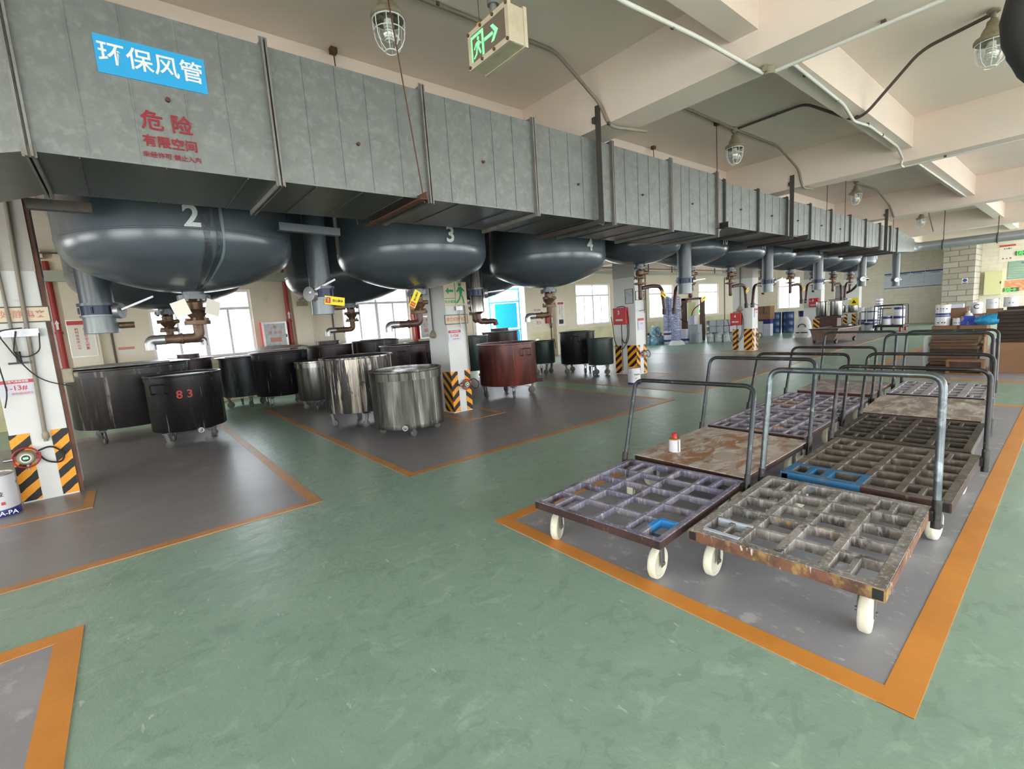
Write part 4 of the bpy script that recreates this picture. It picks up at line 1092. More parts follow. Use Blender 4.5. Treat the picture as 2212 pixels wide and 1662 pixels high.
MB().cyl((.05, -.0, .085), (.05, 0, .16), .018, n=10).cyl((.05, 0, .16), (.05, 0, .3), .03, n=12).cyl((.05, 0, .3), (.05, 0, ZC - 3.0), .01, n=8).build('hanger', m_zinc, t)
MB().cyl((.05, .12, .085), (.05, .12, ZC - 3.0), .003, n=6).box((.05, .12, .11), (.01, .014, .03), 0).build('chain', m_rail, t)
MB().box((.044, .12, .12), (.01, .02, .03)).build('yellow_tag', m_orange, t, False)

# made-up hose standing in for an unidentified dark blur at the upper right
t = thing('dark_blur', 'unidentified dark blur at the upper right corner, shaped as a hanging black hose', 'hose')
pts = fillet([(1.8, -1.1, ZC - .01), (1.8, -.5, 2.72), (1.8, .165, 2.3), (1.8, .08, 2.06), (1.8, -.3, 1.9), (1.8, -.9, 1.95)], .2, 10)
MB().tube(pts, [.044 + (.002 if i % 2 else 0) for i in range(len(pts))], 20).build('blur_tube', m_black, t)

# ================================================================== COLUMN FITTINGS
def board(name, label, cat, x, y, z, wd, h, face, m, lines=(), th=.008, frame=None, grp=None):
    """flat sign on a wall or column; lines: (text, size, dx, dz, material)"""
    t = thing(name, label, cat, (x - .003 if face == 'x' else x, y, z), 0, grp)
    if face == 'y': MB().bb((-wd / 2, -th, -h / 2), (wd / 2, 0, h / 2)).build('board', m, t, False)
    else: MB().bb((-th, -wd / 2, -h / 2), (0, wd / 2, h / 2)).build('board', m, t, False)
    F = FY if face == 'y' else FX
    R = Vector(F[0])
    off = Vector((0, -th - .002, 0)) if face == 'y' else Vector((-th - .002, 0, 0))
    for (s, sz, dx, dz, mm) in lines:
        txt(s, sz, mm, off + R * dx + Vector((0, 0, dz)), *F, parent=t, bold=.012)
    if frame:
        f = MB(); e = .012
        for (a, b, c, d_) in ((-wd / 2 - e, wd / 2 + e, h / 2, h / 2 + e), (-wd / 2 - e, wd / 2 + e, -h / 2 - e, -h / 2), (-wd / 2 - e, -wd / 2, -h / 2, h / 2), (wd / 2, wd / 2 + e, -h / 2, h / 2)):
            if face == 'y': f.bb((a, -th - .004, c), (b, 0, d_))
            else: f.bb((-th - .004, a, c), (0, b, d_))
        f.build('frame', frame, t, False)
    return t
def stripe_on(t, face, x0, x1, z0, z1, m, th=.01, nm='header_band'):
    if face == 'y': MB().bb((x0, -th, z0), (x1, -.001, z1)).build(nm, m, t, False)
    else: MB().bb((-th, -x1, z0), (-.001, -x0, z1)).build(nm, m, t, False)

CY = 7.092
board('caution_sign', 'beige strip sign with faded red lettering on the first column', 'sign', -.86, CY, 2.0, .56, .145, 'y', m_cream, [('请夹好静电夹', .085, 0, 0, m_pinkl)], frame=m_rail)
board('caution_sign', 'beige strip sign with faded red lettering on the second column', 'sign', 4.59, CY, 1.675, .46, .145, 'y', m_cream, [('请夹好静电夹', .07, 0, 0, m_pinkl)], frame=m_rail)
board('caution_sign', 'small off-white sign with red lettering on the third column', 'sign', 10.08, CY, 1.98, .36, .2, 'y', m_creamw, [('请夹好', .08, .04, 0, m_redl)], frame=m_rail)
t = board('detector_label', 'white label reading 1-13# on the first column', 'label', -.93, CY, 1.24, .28, .17, 'y', m_lcarton, [('1-13#', .07, -.01, .0, m_redl), ('请勿遮挡探头', .028, .03, -.06, m_pinkl)])
stripe_on(t, 'y', -.14, .14, .05, .085, m_red); txt('可燃气体探测器', .026, m_white, (0, -.012, .068), *FY, parent=t, bold=.01)
t = board('detector_label', 'white label reading 1-12# on the second column', 'label', 4.53, CY, 1.39, .26, .19, 'y', m_lcarton, [('1-12#', .07, -.01, .0, m_redl), ('请勿遮挡探头', .022, .02, -.06, m_pinkl)])
stripe_on(t, 'y', -.125, .125, .05, .095, m_red); txt('可燃气体探测器', .026, m_white, (0, -.012, .072), *FY, parent=t, bold=.01)
t = board('detector_label', 'white label with red header on the third column', 'label', 10.08, CY, 1.27, .24, .3, 'y', m_lcarton, [('1-11#', .06, 0, .02, m_pinkl)])
stripe_on(t, 'y', -.12, .12, .09, .15, m_redl)
t = board('detector_label', 'white label with red header on the fourth column', 'label', 16.66, CY, 1.27, .24, .3, 'y', m_lcarton, [('1-10#', .06, 0, .02, m_pinkl)])
stripe_on(t, 'y', -.12, .12, .09, .15, m_redl)
# evacuation sign on the second column
t = board('evacuation_sign', 'cream evacuation sign with green walking figure and arrow on the second column', 'sign', 4.585, CY - .03, 2.12, .47, .4, 'y', m_cream, [('安全通道', .055, -.12, -.14, m_grn_sign)], th=.02)
g = MB()
for a, b in (((-.225, -.024, -.085), (-.02, -.02, -.075)), ((-.01, -.024, -.19), (.0, -.02, .19))): g.bb(a, b)
P = lambda *q: g.prism(q, (0, -.021, 0), (1, 0, 0), (0, 0, 1), (0, -.003, 0))
P((-.2, .05), (-.14, .11), (-.14, .07), (-.04, .07), (-.04, .03), (-.14, .03), (-.14, -.01))
P(*[(.1 + .03 * math.cos(2 * PI * j / 12), .155 + .03 * math.sin(2 * PI * j / 12)) for j in range(12)])
P((.06, .11), (.13, .12), (.15, .05), (.13, -.02), (.09, -.02), (.08, .05))
P((.13, .11), (.2, .05), (.19, .03), (.13, .07))
P((.07, .1), (.02, .04), (.04, .02), (.09, .07))
P((.09, -.02), (.12, -.02), (.09, -.1), (.03, -.17), (.0, -.15), (.06, -.09))
P((.11, -.02), (.14, -.02), (.17, -.1), (.18, -.18), (.15, -.18), (.14, -.1))
g.build('walking_figure', m_grn_sign, t, False)

def detector(x, z, label, s=1.0, y=CY, face=0):
    t = thing('gas_detector', label, 'gas detector', (x, y, z), 0, 'gas detectors at the column feet')
    MB().lathe([(.075 * s, 0), (.075 * s, -.06), (.06 * s, -.08), (1e-5, -.08)], n=24, axis='y').build('housing', m_lampb, t)
    MB().lathe([(.045 * s, -.078), (.045 * s, -.088), (1e-5, -.088)], n=20, axis='y').build('bezel', m_white, t)
    MB().lathe([(.034 * s, -.086), (.034 * s, -.092), (1e-5, -.092)], n=20, axis='y').build('window', m_blackl, t)
    MB().bb((-.02 * s, -.0945, -.01), (.02 * s, -.091, .012)).build('green_display', m_exitg, t, False)
    MB().ring((0, -.05, 0), .105 * s, .009, 'y').bb((-.11 * s, -.045, -.03), (-.07 * s, -.0, .03)).bb((.07 * s, -.045, -.03), (.11 * s, 0, .03)).build('red_guard', m_redd, t)
    MB().cyl((0, -.04, -.07 * s), (0, -.04, -.13 * s), .014, n=10).cyl((-.1 * s, -.04, .0), (-.17 * s, -.04, .0), .022, n=12).build('sensor_stub', m_zinc, t)
    MB().tube(fillet([(.09 * s, -.04, .05), (.2, -.03, .09), (.3, -.03, -.02), (.26, -.03, -.12), (.14, -.03, -.08), (.09, -.04, .03)], .07), .009, 8).build('looped_cable', m_black, t)
    return t
detector(-.97, .5, 'gas detector with green display on the foot of the first column')
detector(4.66, .5, 'red-framed gas detector on the foot of the second column', .85)
detector(10.12, .52, 'red-framed gas detector on the foot of the third column', .85)
detector(16.78, .5, 'red gas detector on the foot of the fourth column', .85)

t = thing('conduit_pair', 'two grey conduits and a cable hanger fixed to the front of the first column', 'conduit', (0, 0, 0))
MB().cyl((-.72, 7.07, 3.6), (-.8, 7.07, .64), .019, n=12).build('long_conduit', m_cond, t)
MB().cyl((-.9, 7.07, 3.6), (-.88, 7.07, 1.55), .015, n=12).build('short_conduit', m_cond, t)
MB().bb((-1.0, 7.04, 1.77), (-.68, 7.09, 1.85)).build('cable_bracket', m_zinc, t, False)
MB().cyl((-.87, 7.05, 1.62), (-.87, 7.05, 1.5), .022, n=10).bar((-.95, 7.03, 1.5), (-.8, 7.03, 1.5), .02, .02).build('earthing_clamp', m_tubed, t)
MB().tube(fillet([(-.8, 7.03, 1.86), (-1.0, 7.02, 1.84), (-1.02, 7.02, 1.5), (-1.0, 7.02, 1.2), (-1.04, 7.02, 1.05)], .08), .006, 6).tube(fillet([(-.85, 7.02, 1.83), (-.9, 7.02, 1.6), (-.82, 7.02, 1.55), (-.7, 7.02, 1.6), (-.68, 7.02, 1.8)], .08), .006, 6).tube(fillet([(-.98, 7.02, 1.8), (-.86, 7.02, 1.5), (-.74, 7.02, 1.3), (-.5, 7.02, 1.2)], .15), .006, 6).build('cables', m_black, t)
MB().lathe([(.02, 0), (.03, -.03), (.03, -.07), (.02, -.09)], (-.795, 7.07, .75), 12).build('conduit_fitting', m_lampb, t)
t = thing('steel_upright', 'grey steel upright with socket box beside the first column', 'upright', (-.55, 7.3, 0))
MB().bb((-.065, -.19, 0), (-.03, -.18, 3.6)).bb((-.065, -.18, 0), (-.058, -.14, 3.6)).build('angle_post', m_rust, t, False)
MB().bb((-.06, -.18, 1.24), (.06, -.1, 1.4)).cyl((.06, -.14, 1.32), (.1, -.14, 1.32), .035).build('socket_box', m_lampb, t, False, bev=.01)
t = thing('conduit_pair', 'thin grey conduits and hook on the front of the second column', 'conduit')
MB().cyl((4.76, 7.07, 3.6), (4.78, 7.07, .75), .013, n=10).build('long_conduit', m_cond, t)
MB().cyl((4.66, 7.07, 3.3), (4.66, 7.07, 1.52), .008, n=8).bb((4.58, 7.05, 1.83), (4.72, 7.09, 1.9)).build('earthing_clamp', m_zinc, t)
t = thing('conduit', 'single conduit with caged pendant socket on the side of the second column', 'conduit')
MB().cyl((4.37, 7.55, 3.0), (4.37, 7.55, 1.5), .012, n=8).build('tube', m_condd, t)
MB().lathe([(.02, .06), (.06, .0), (.07, -.05), (.03, -.09)], (4.36, 7.55, 1.45), 14).build('pendant_socket', m_lampb, t)
t = thing('conduit', 'grey conduit with valve handle on the right edge of the third column', 'conduit')
MB().cyl((10.29, 7.07, 3.6), (10.29, 7.07, .75), .016, n=10).build('tube', m_condd, t)
MB().cyl((10.2, 7.06, 2.1), (10.2, 7.06, 1.55), .008, n=8).bar((9.92, 7.0, 1.6), (10.2, 7.0, 1.63), .03, .012).build('hung_tool', m_tubed, t)
t = thing('conduit', 'conduit with hanging lamp socket on the side of the fourth column', 'conduit')
MB().cyl((16.38, 7.5, 2.9), (16.38, 7.5, 1.5), .014, n=8).build('tube', m_condd, t)
MB().lathe([(.03, .1), (.07, .02), (.11, -.05), (.06, -.11)], (16.36, 7.5, 1.45), 14).build('pendant_socket', m_lampb, t)

def red_box(x, y, z, num, label, w_=.42, h=.42, cable=True):
    t = thing('control_box', label, 'control box', (x, y, z), 0, 'red control boxes on the columns')
    MB().bb((-.1, -w_ / 2, -h / 2), (0, w_ / 2, h / 2)).build('box_body', m_red, t, False, bev=.015)
    txt(num, .13, m_lettw, (-.104, .02, .09), *FX, parent=t, name='number', bold=.03)
    MB().bb((-.103, -.1, -.12), (-.1, .12, -.07)).build('nameplate', m_lettw2, t, False)
    if cable: MB().tube(fillet([(-.06, .1, h / 2 + .02), (-.06, -.18, h / 2 + .05), (-.06, -.26, -.1), (-.06, -.24, -.6), (-.06, 0, -.9), (-.06, .2, -.7), (-.06, .25, -.2), (-.06, .3, .0)], .14), .01, 6).tube(fillet([(-.05, -.02, -h / 2), (-.05, -.02, -.6), (-.05, -.12, -.72), (-.05, -.2, -.5), (-.05, -.2, .1)], .1), .01, 6).cyl((-.05, -.02, -h / 2), (-.05, -.02, -1.4), .008, n=6).build('hanging_cable', m_black, t)
    return t
red_box(9.88, 7.52, 1.5, '3', 'red control box numbered 3 with looped cable on the third column')
red_box(16.4, 7.62, 1.1, '4', 'red control box numbered 4 on the fourth column', .38, .42)
red_box(22.9, 7.35, 1.45, '5', 'red control box on the fifth column', .36, .38, False)
t = board('notice', 'framed grey paper notice on the side of the third column', 'notice', 9.878, 7.27, 1.98, .22, .34, 'x', m_lettw2, frame=m_rail)

# ================================================================== WINDOW WALL FITTINGS
def hydrant(x, z, label, wd=.62, h=.76):
    t = thing('hydrant_cabinet', label, 'fire hydrant cabinet', (x, YW, z), 0, 'fire hydrant cabinets on the window wall')
    MB().bb((-wd / 2, -.2, -h / 2), (wd / 2, 0, h / 2)).build('cabinet_body', m_red, t, False)
    fr = MB()
    for a, b in (((-wd / 2, -.215, -h / 2), (-wd / 2 + .05, -.2, h / 2)), ((wd / 2 - .05, -.215, -h / 2), (wd / 2, -.2, h / 2)), ((-wd / 2 + .05, -.215, h / 2 - .05), (wd / 2 - .05, -.2, h / 2)), ((-wd / 2 + .05, -.215, -h / 2), (wd / 2 - .05, -.2, -h / 2 + .05))): fr.bb(a, b)
    fr.build('door_frame', m_zincw, t, False)
    dd = MB().bb((-wd / 2 + .05, -.208, -h / 2 + .05), (wd / 2 - .05, -.2, h / 2 - .05)).build('glass_door', m_lettw2, t, False)
    txt('消 火 栓', .1, m_pinkl, (0, -.211, .08), *FY, parent=t, bold=.015)
    txt('火警119', .06, m_pinkl, (0, -.211, -.27), *FY, parent=t, bold=.01)
    MB().bb((-.14, -.212, -.16), (.14, -.208, -.04)).build('red_plate', m_pinkl, t, False)
    MB().lathe([(.045, -.208), (.045, -.212), (1e-5, -.212)], (0, 0, .24), 14, axis='y').build('emblem', m_pinkl, t)
    MB().bb((wd / 2 - .045, -.235, -.05), (wd / 2 - .02, -.215, .03)).build('latch', m_blackl, t, False)
m_zincw = M('satin_aluminium', 'C9C9C6', .35, .6)
hydrant(3.2, 1.6, 'glass-fronted fire hydrant cabinet right of the first window')
hydrant(7.9, 1.55, 'fire hydrant cabinet right of the second window, behind the second column')
hydrant(24.3, 1.5, 'fire hydrant cabinet between the fourth and fifth windows, behind the tall lilac rolls')
def red_pipe(x, label):
    t = thing('fire_pipe', label, 'pipe', (x, YW - .1, 0), 0, 'red fire pipes')
    MB().cyl((0, 0, 0), (0, 0, 3.5), .055, n=14).build('pipe', m_redd, t)
    MB().cyl((0, 0, 1.95), (0, 0, 2.0), .07, n=14).cyl((0, 0, .9), (0, 0, .95), .07, n=14).build('coupling', m_redd, t)
    P = MB().prism([(-.02, 0), (.02, 0), (.02, .12), (.04, .12), (0, .2), (-.04, .12), (-.02, .12)], (0, -.06, 2.05), (1, 0, 0), (0, 0, 1), (0, -.002, 0)).build('flow_arrow', m_white, t, False)
red_pipe(-1.06, 'red fire pipe between the first column and the wall poster')
red_pipe(3.62, 'red fire pipe beside the hydrant cabinet right of the first window')
red_pipe(7.5, 'red fire pipe right of the second window')
t = board('poster', 'tall fire safety poster with red header left of the first window', 'poster', -.7, YW - .2, 1.83, .42, .78, 'y', m_creamw, [], frame=m_zincw)
stripe_on(t, 'y', -.21, .21, .3, .39, m_redl)
for i, s in enumerate('防火安全人命重'): txt(s, .07, m_redl, (.07, -.01, .2 - .07 * i), *FY, parent=t, bold=.015)
for i, s in enumerate('时时处处放心中'): txt(s, .06, m_redl, (-.07, -.01, .2 - .07 * i), *FY, parent=t, bold=.015)
t = board('poster', 'narrow fire safety poster with red header right of the doorway', 'poster', 14.28, YW - .2, 1.72, .36, .95, 'y', m_creamw, [], frame=m_zincw)
stripe_on(t, 'y', -.18, .18, .38, .475, m_redl)
for i, s in enumerate('安全生产人人有责'): txt(s, .05, m_redl, (.06, -.01, .3 - .065 * i), *FY, parent=t, bold=.012)
for i, s in enumerate('消防设施爱护'): txt(s, .05, m_redl, (-.06, -.01, .3 - .065 * i), *FY, parent=t, bold=.012)
MB().bb((-.13, -.012, -.43), (.13, -.008, -.25)).build('dark_picture', m_blackl, t, False)
t = board('paper_notice', 'small pink and white paper notice left of the first window', 'notice', .02, YW, 1.5, .3, .16, 'y', m_creamw, []); stripe_on(t, 'y', -.15, .15, .02, .08, m_pinkl)
t = board('paper_notice', 'white sheet with eight red characters right of the doorway', 'notice', 13.12, YW, 1.82, .5, .36, 'y', m_creamw, [('消防器材', .1, 0, .09, m_redl), ('禁止挪用', .1, 0, -.08, m_redl)])
t = board('paper_notice', 'white sheet with red picture below the eight-character sheet', 'notice', 13.1, YW, 1.4, .5, .32, 'y', m_creamw, [('灭火', .15, .08, 0, m_redl)])
t = thing('alarm_handset', 'red wall telephone with dangling cord right of the doorway', 'alarm', (13.65, YW, 1.55))
MB().bb((-.1, -.1, -.2), (.1, 0, .2)).bb((-.07, -.16, .04), (.17, -.1, .12)).build('handset', m_redd, t, False, bev=.01)
MB().tube(fillet([(.05, -.08, -.2), (.12, -.08, -.4), (.2, -.08, -.38), (.2, -.08, -.2)], .08), .012, 6).build('cord', m_black, t)
for x, s in ((12.8, 'red fire extinguisher with white hood by the doorway'), (13.55, 'red fire extinguisher below the wall telephone')):
    t = thing('fire_extinguisher', s, 'fire extinguisher', (x, YW - .3, 0))
    MB().lathe([(.09, 0), (.1, .02), (.1, .5), (.06, .6), (.025, .62), (.025, .66)], n=20).build('cylinder', m_red, t)
    MB().bar((-.02, 0, .68), (.14, 0, .72), .03, .02).bar((-.02, 0, .66), (.12, 0, .64), .03, .015).build('grip', m_black, t)
    MB().tube(fillet([(.02, 0, .65), (.16, -.04, .7), (.16, -.06, .3)], .08), .014, 8).build('hose', m_black, t)
    if 'hood' in s: MB().lathe([(.17, .55), (.14, .68), (.05, .76), (1e-5, .77)], n=16).build('hood', m_whitep, t)
t = thing('emergency_lamp', 'twin-headed emergency lamp on the pilaster beside the second window', 'lamp', (3.98, YW - .2, 2.5))
MB().bb((-.14, -.1, -.12), (.14, 0, .02)).build('lamp_case', m_lampb, t, False, bev=.01)
for x in (-.08, .08): MB().lathe([(.03, .02), (.05, -.05), (.045, -.06), (1e-5, -.055)], (x, -.05, .08), 14, axis='y').build('lamp_head', m_zinc, t)
def small_exit(x, y, z, face, label, w_=.36, h=.14):
    t = thing('exit_light', label, 'exit sign', (x, y, z), 0 if face == 'x' else -PI / 2)
    MB().bb((-.05, -w_ / 2, -h / 2), (0, w_ / 2, h / 2)).build('case', m_exitp, t, False)
    running_man((-.051, 0, 0), (0, -1, 0), (0, 0, 1), (-1, 0, 0), w_ * .95, m_exitg2, t)
small_exit(4.05, YW - .21, .98, 'y', 'small lit exit light low on the pilaster behind the stainless tubs')
small_exit(XB, 2.2, 1.42, 'x', 'small lit exit light low on the back wall above the boxed cans', .5, .17)
small_exit(XB, 1.9, 3.05, 'x', 'small lit exit light high on the back wall beside the poster', .5, .2)
t = thing('exit_light', 'green exit light at the far left edge of the fourth column', 'exit sign', (26.0, YW - .05, 1.35), -PI / 2)
MB().bb((-.05, -.18, -.09), (0, .18, .09)).build('case', m_exitg2, t, False)
t = thing('cable_tray', 'grey-green cable tray running along the top of the window wall', 'cable tray', (0, YW - .3, 3.05))
MB().bb((XN, -.12, 0), (9.2, .05, .02)).bb((XN, -.12, .02), (9.2, -.1, .22)).bb((12.5, -.12, .3), (31.9, .0, .32)).bb((12.5, -.12, .32), (31.9, -.1, .42)).build('tray', M('tray_paint', 'A9AC9F', .6, .1), t, False)
for x in (-.45, 3.2, 7, 14.2, 16.5, 18.5, 20.4, 22.5, 24.5, 27, 29): MB().bb((x - .02, -.1, .4), (x + .02, -.06, 1.2)).build('tray_hanger', m_rail, t, False)
for i, (z, y) in enumerate(((3.6, 13.6), (3.78, 12.4))):
    t = conduit('conduit', ['dark conduit run high along the window wall', 'dark conduit run nearer the middle of the rear bay'][i], [(XN, y, z), (31.8, y, z)], .02, m_condd)
for x, s in ((.05, 'grey conduit rising beside the paper notice left of the first window'), (4.85, 'dark conduit rising left of the second window'), (13.85, 'thin conduit rising beside the wall telephone'), (28.9, 'dark conduit rising right of the fifth window')):
    conduit('conduit', s, [(x - .25 if x < 1 else x, YW - .03, .2), (x - .25 if x < 1 else x, YW - .03, 3.3)], .02, m_condd)

# ================================================================== FAR LEFT STORAGE
def box(x, y, z, d, m, label, rz=0, grp=None, name='carton', cat='box', tape=None, words=None):
    t = thing(name, label, cat, (x, y, z), rz, grp)
    MB().bb((-d[0] / 2, -d[1] / 2, 0), (d[0] / 2, d[1] / 2, d[2])).build('box_body', m, t, False, bev=.008)
    if tape: MB().bb((-d[0] / 2 - .002, -.03, d[2] * .4), (-d[0] / 2, .03, d[2] + .002)).bb((-d[0] / 2, -.03, d[2]), (d[0] / 2, .03, d[2] + .002)).build('tape', tape, t, False)
    for (s, sz, dx, dz, mm) in (words or []): txt(s, sz, mm, (-d[0] / 2 - .002, -dx, dz), *FX, parent=t, bold=.01)
    return t
def roll(x, y, z0, h, R, label):
    t = thing('wrapped_tin_stack', label, 'stack', (x, y, z0), 0, 'tall wrapped stacks of tins')
    pr = []
    k = int(h / .105)
    for i in range(k): pr += [(R, i * .105), (R, i * .105 + .09), (R * .93, i * .105 + .098)]
    MB().lathe(pr + [(1e-5, k * .105)], n=24).build('tins', m_lilac, t)
    MB().lathe([(R * .93, k * .105), (R * .7, k * .105 + .04), (R * .15, k * .105 + .1), (1e-5, k * .105 + .1)], n=14).build('film_twist', m_whitep, t)
roll(19.2, 12.08, .62, 1.55, .175, 'left one of the two tall lilac wrapped tin stacks, on white pails')
roll(19.0, 11.53, .0, 2.12, .2, 'right one of the two tall lilac wrapped tin stacks')
t = thing('film_heap', 'crumpled clear film at the foot of the right lilac stack', 'film', (18.98, 11.5, 0))
MB().lathe([(.36, 0), (.34, .06), (.29, .13), (.23, .19), (.215, .19), (.215, .002)], n=18).build('film', m_whitep, t)
for i in range(2): can(19.2, 12.08, .31 * i, .175, .31, 'white pail %s under the left lilac stack' % ('lowest' if i == 0 else 'second from the floor'), 'pails under the lilac stack', name='paint_pail', cat='pail', band=(.4, .7))
box(19.9, 13.3, 0, (.5, .6, .5), m_rust, 'dark brown box behind the blue-capped bottles', name='crate', cat='crate')
def bottles(pos, R, h, m, grp, label, name='bottle'):
    t0 = None
    for i, (x, y, z) in enumerate(pos):
        if t0 is None:
            t0 = thing(name, label, 'bottle', (x, y, z), 0, grp)
            MB().lathe([(R * .9, 0), (R, .02), (R, h * .68), (R * .7, h * .82), (R * .3, h * .88), (R * .3, h * .93)], n=14).build('bottle_body', m, t0)
            MB().lathe([(R * .36, h * .9), (R * .36, h), (1e-5, h)], n=12).build('bottle_cap', m_jugb if m is m_jug else m_white, t0)
        else: dup(t0, (x, y, z))
ps = [(18.75 + .34 * (i % 3), 12.5 + .3 * (i // 3), 0) for i in range(6)] + [(18.9 + .34 * (i % 2), 12.65, .44) for i in range(2)]
bottles(ps, .15, .44, m_jugb, 'blue and clear bottles by the third column', 'blue-tinted plastic bottle in the heap right of the third column')
cb_ = box(20.0, 11.7, 0, (.36, .38, .33), m_lcarton, 'white carton with navy band on the floor right of the lilac stacks', grp='white and grey cartons')
box(20.0, 11.7, .33, (.34, .36, .3), m_lcarton, 'white carton stacked on the navy-banded carton', grp='white and grey cartons')
box(20.2, 11.27, .0, (.36, .44, .82), m_greybox, 'tall grey carton behind the white cartons', grp='white and grey cartons')
box(20.0, 10.98, 0, (.3, .13, .43), m_greybox, 'low grey carton in front of the tall one', grp='white and grey cartons')
box(20.2, 11.4, .82, (.3, .32, .4), m_lcarton, 'white carton topmost of the grey carton pile', grp='white and grey cartons')
MB().bb((-.182, -.192, .1), (.182, .192, .2)).build('printed_band', m_canb, cb_, False)
t = thing('dispersing_machine', 'brown post machine with cables and grey cylinder behind the cartons', 'machine', (21.5, 12.3, 0))
MB().bb((-.1, .15, 0), (.1, .37, 2.05)).bb((-.1, -.75, 0), (.1, -.58, 2.05)).bb((-.1, -.75, 1.96), (.1, .37, 2.06)).build('post_frame', m_brownp, t, False)
MB().cyl((0, -.1, .95), (0, -.1, 1.85), .2, n=20).build('motor', m_pale, t)
MB().bb((-.3, -.6, 0), (.3, .4, .12)).build('base', m_black, t, False)
MB().tube(fillet([(-.05, .2, 1.9), (-.2, .5, 1.5), (-.1, .4, 1.0), (-.1, .1, .9)], .2), .02, 6).tube(fillet([(-.05, -.7, 1.8), (-.2, -.3, 1.5), (-.2, -.2, 1.1)], .2), .02, 6).build('cables', m_black, t)
def drum(x, y, m, label, z=0, grp='steel drums by the window wall', R=.29, h=.88):
    t = thing('steel_drum', label, 'drum', (x, y, z), 0, grp)
    MB().lathe([(R, 0), (R + .012, .01), (R, .03), (R, h * .32), (R + .013, h * .34), (R, h * .36), (R, h * .64), (R + .013, h * .66), (R, h * .68), (R, h - .03), (R + .012, h - .01), (R + .01, h), (R - .01, h), (R - .01, h - .02), (1e-5, h - .02)], n=28).build('drum_body', m, t)
    MB().cyl((R * .6, 0, h - .02), (R * .6, 0, h), .035, n=10).build('bung', m_zinc, t)
for x, y, m, s in ((22.45, 11.6, m_drumgr, 'grey drum left of the black drums, behind the bagged bottles'), (22.75, 10.9, m_drumk, 'black drum behind the bagged bottles'), (22.9, 10.27, m_drumk, 'black drum beside the fourth column, right of its neighbour'), (26.0, 10.12, m_drum, 'blue drum nearest the brown cartons'), (26.25, 9.6, m_drum, 'blue drum with white label, middle of the three blue drums'), (26.7, 9.0, m_drum, 'blue drum nearest the white sack'), (28.0, 9.2, m_drumg, 'green drum beside the fifth column')): drum(x, y, m, s, h=1.06 if m is m_drum else .9, R=.27 if m is m_drum else .3)
for i in range(4): can(21.7 + .5 * (i % 2), 10.95 + .0 * i - .45 * (i // 2), .0, .19, .38, 'bagged white pail', None) if False else None
bottles([(20.45 + .06 * i, 10.68 - .345 * i, 0) for i in range(3)] + [(20.83 + .06 * i, 10.6 - .345 * i, 0) for i in range(3)] + [(21.25, 10.3, 0)], .165, .42, m_jug, 'clear jugs before the fourth column', 'clear plastic jug in the floor pile left of the fourth column', 'jug')
k = 0
for i in range(3):
    for j in range(2):
        box(20.62 + .04 * i, 10.6 - .31 * i, .42 + .29 * j, (.3, .28, .26), m_greybox, 'small grey carton in the pile on the clear jugs, left of the fourth column', 0, 'small grey cartons on the jugs')
box(24.0, 9.96, 0, (.32, .28, .7), m_whitep, 'white wrapped pack left of the blue-topped stack past the fourth column', grp='packs past the fourth column')
box(23.95, 9.63, 0, (.32, .32, .58), m_lcarton, 'white carton stack with blue top past the fourth column', grp='packs past the fourth column')
box(23.95, 9.63, .58, (.33, .33, .2), m_canb, 'blue tray on the white carton stack past the fourth column', name='tray', cat='tray')
box(24.1, 9.8, .79, (.5, .6, .63), m_card, 'large brown carton high on the pile right of the fourth column', tape=m_cardd, words=[('✕ ▲ ▲', .1, 0, .3, m_cardd)])
box(24.45, 9.95, 0, (.5, .5, .78), m_cardd, 'brown carton under the large carton right of the fourth column')
# white woven sack
t = thing('woven_sack', 'white woven sack with black print slumped before the fifth column', 'sack', (22.45, 7.62, 0), .2)
pr = [(.02, 0), (.38, .0), (.44, .1), (.46, .35), (.42, .6), (.38, .8), (.3, .95), (.22, 1.05), (.1, 1.02), (1e-5, 1.0)]
MB().lathe(pr, n=20).build('sack_body', m_sack, t).scale = (.62, .74, .84)
MB().tube([(-.27, .14 * math.cos(a), .45 + .14 * math.sin(a)) for a in [PI * j / 10 for j in range(11)]], .02, 6).build('black_print', m_blackl, t)
txt('▬ ▬▬', .13, m_blackl, (-.295, 0, .24), *FX, parent=t, bold=.02)
# steel flat trolley
t = thing('steel_trough', 'long brown steel trough on casters under the stainless pots', 'trough', (20.05, 5.75, 0), -.12)
MB().prism([(-.34, .12), (.34, .12), (.46, .5), (-.46, .5)], (-.85, 0, 0), (0, 1, 0), (0, 0, 1), (1.7, 0, 0)).build('trough_body', M('trough_paint', '6E5A4E', .5, .2, [('53433A', 4, .45, .65, .8), ('8A786A', 8, .6, .7, .6)]), t, False)
MB().bb((-.9, -.48, .5), (.9, -.44, .53)).bb((-.9, .44, .5), (.9, .48, .53)).bb((-.9, -.44, .5), (-.86, .44, .53)).bb((.86, -.44, .5), (.9, .44, .53)).build('rim', m_tubed, t, False)
for sx in (-1, 1):
    for sy in (-1, 1): MB().cyl((sx * .72, sy * .34 - .03, .075), (sx * .72, sy * .34 + .03, .075), .075, n=16).box((sx * .72, sy * .34, .13), (.1, .1, .06)).build('caster', m_black, t)
def pot(x, y, z, R, h, label):
    t = thing('steel_pot', label, 'pot', (x, y, z), 0, 'stainless pots by the fifth column')
    MB().lathe([(1e-5, .0), (R - .01, 0), (R, .02), (R, h - .02), (R + .015, h - .01), (R + .01, h), (R - .012, h), (R - .012, .04), (1e-5, .04)], n=36).build('pot_body', m_ssc, t)
    for s_ in (-1, 1): MB().tube(fillet([(0, s_ * R, h - .12), (0, s_ * (R + .05), h - .12), (.1, s_ * (R + .05), h - .12), (.1, s_ * R, h - .12)], .03), .008, 6).build('pot_handle', m_ssc, t)
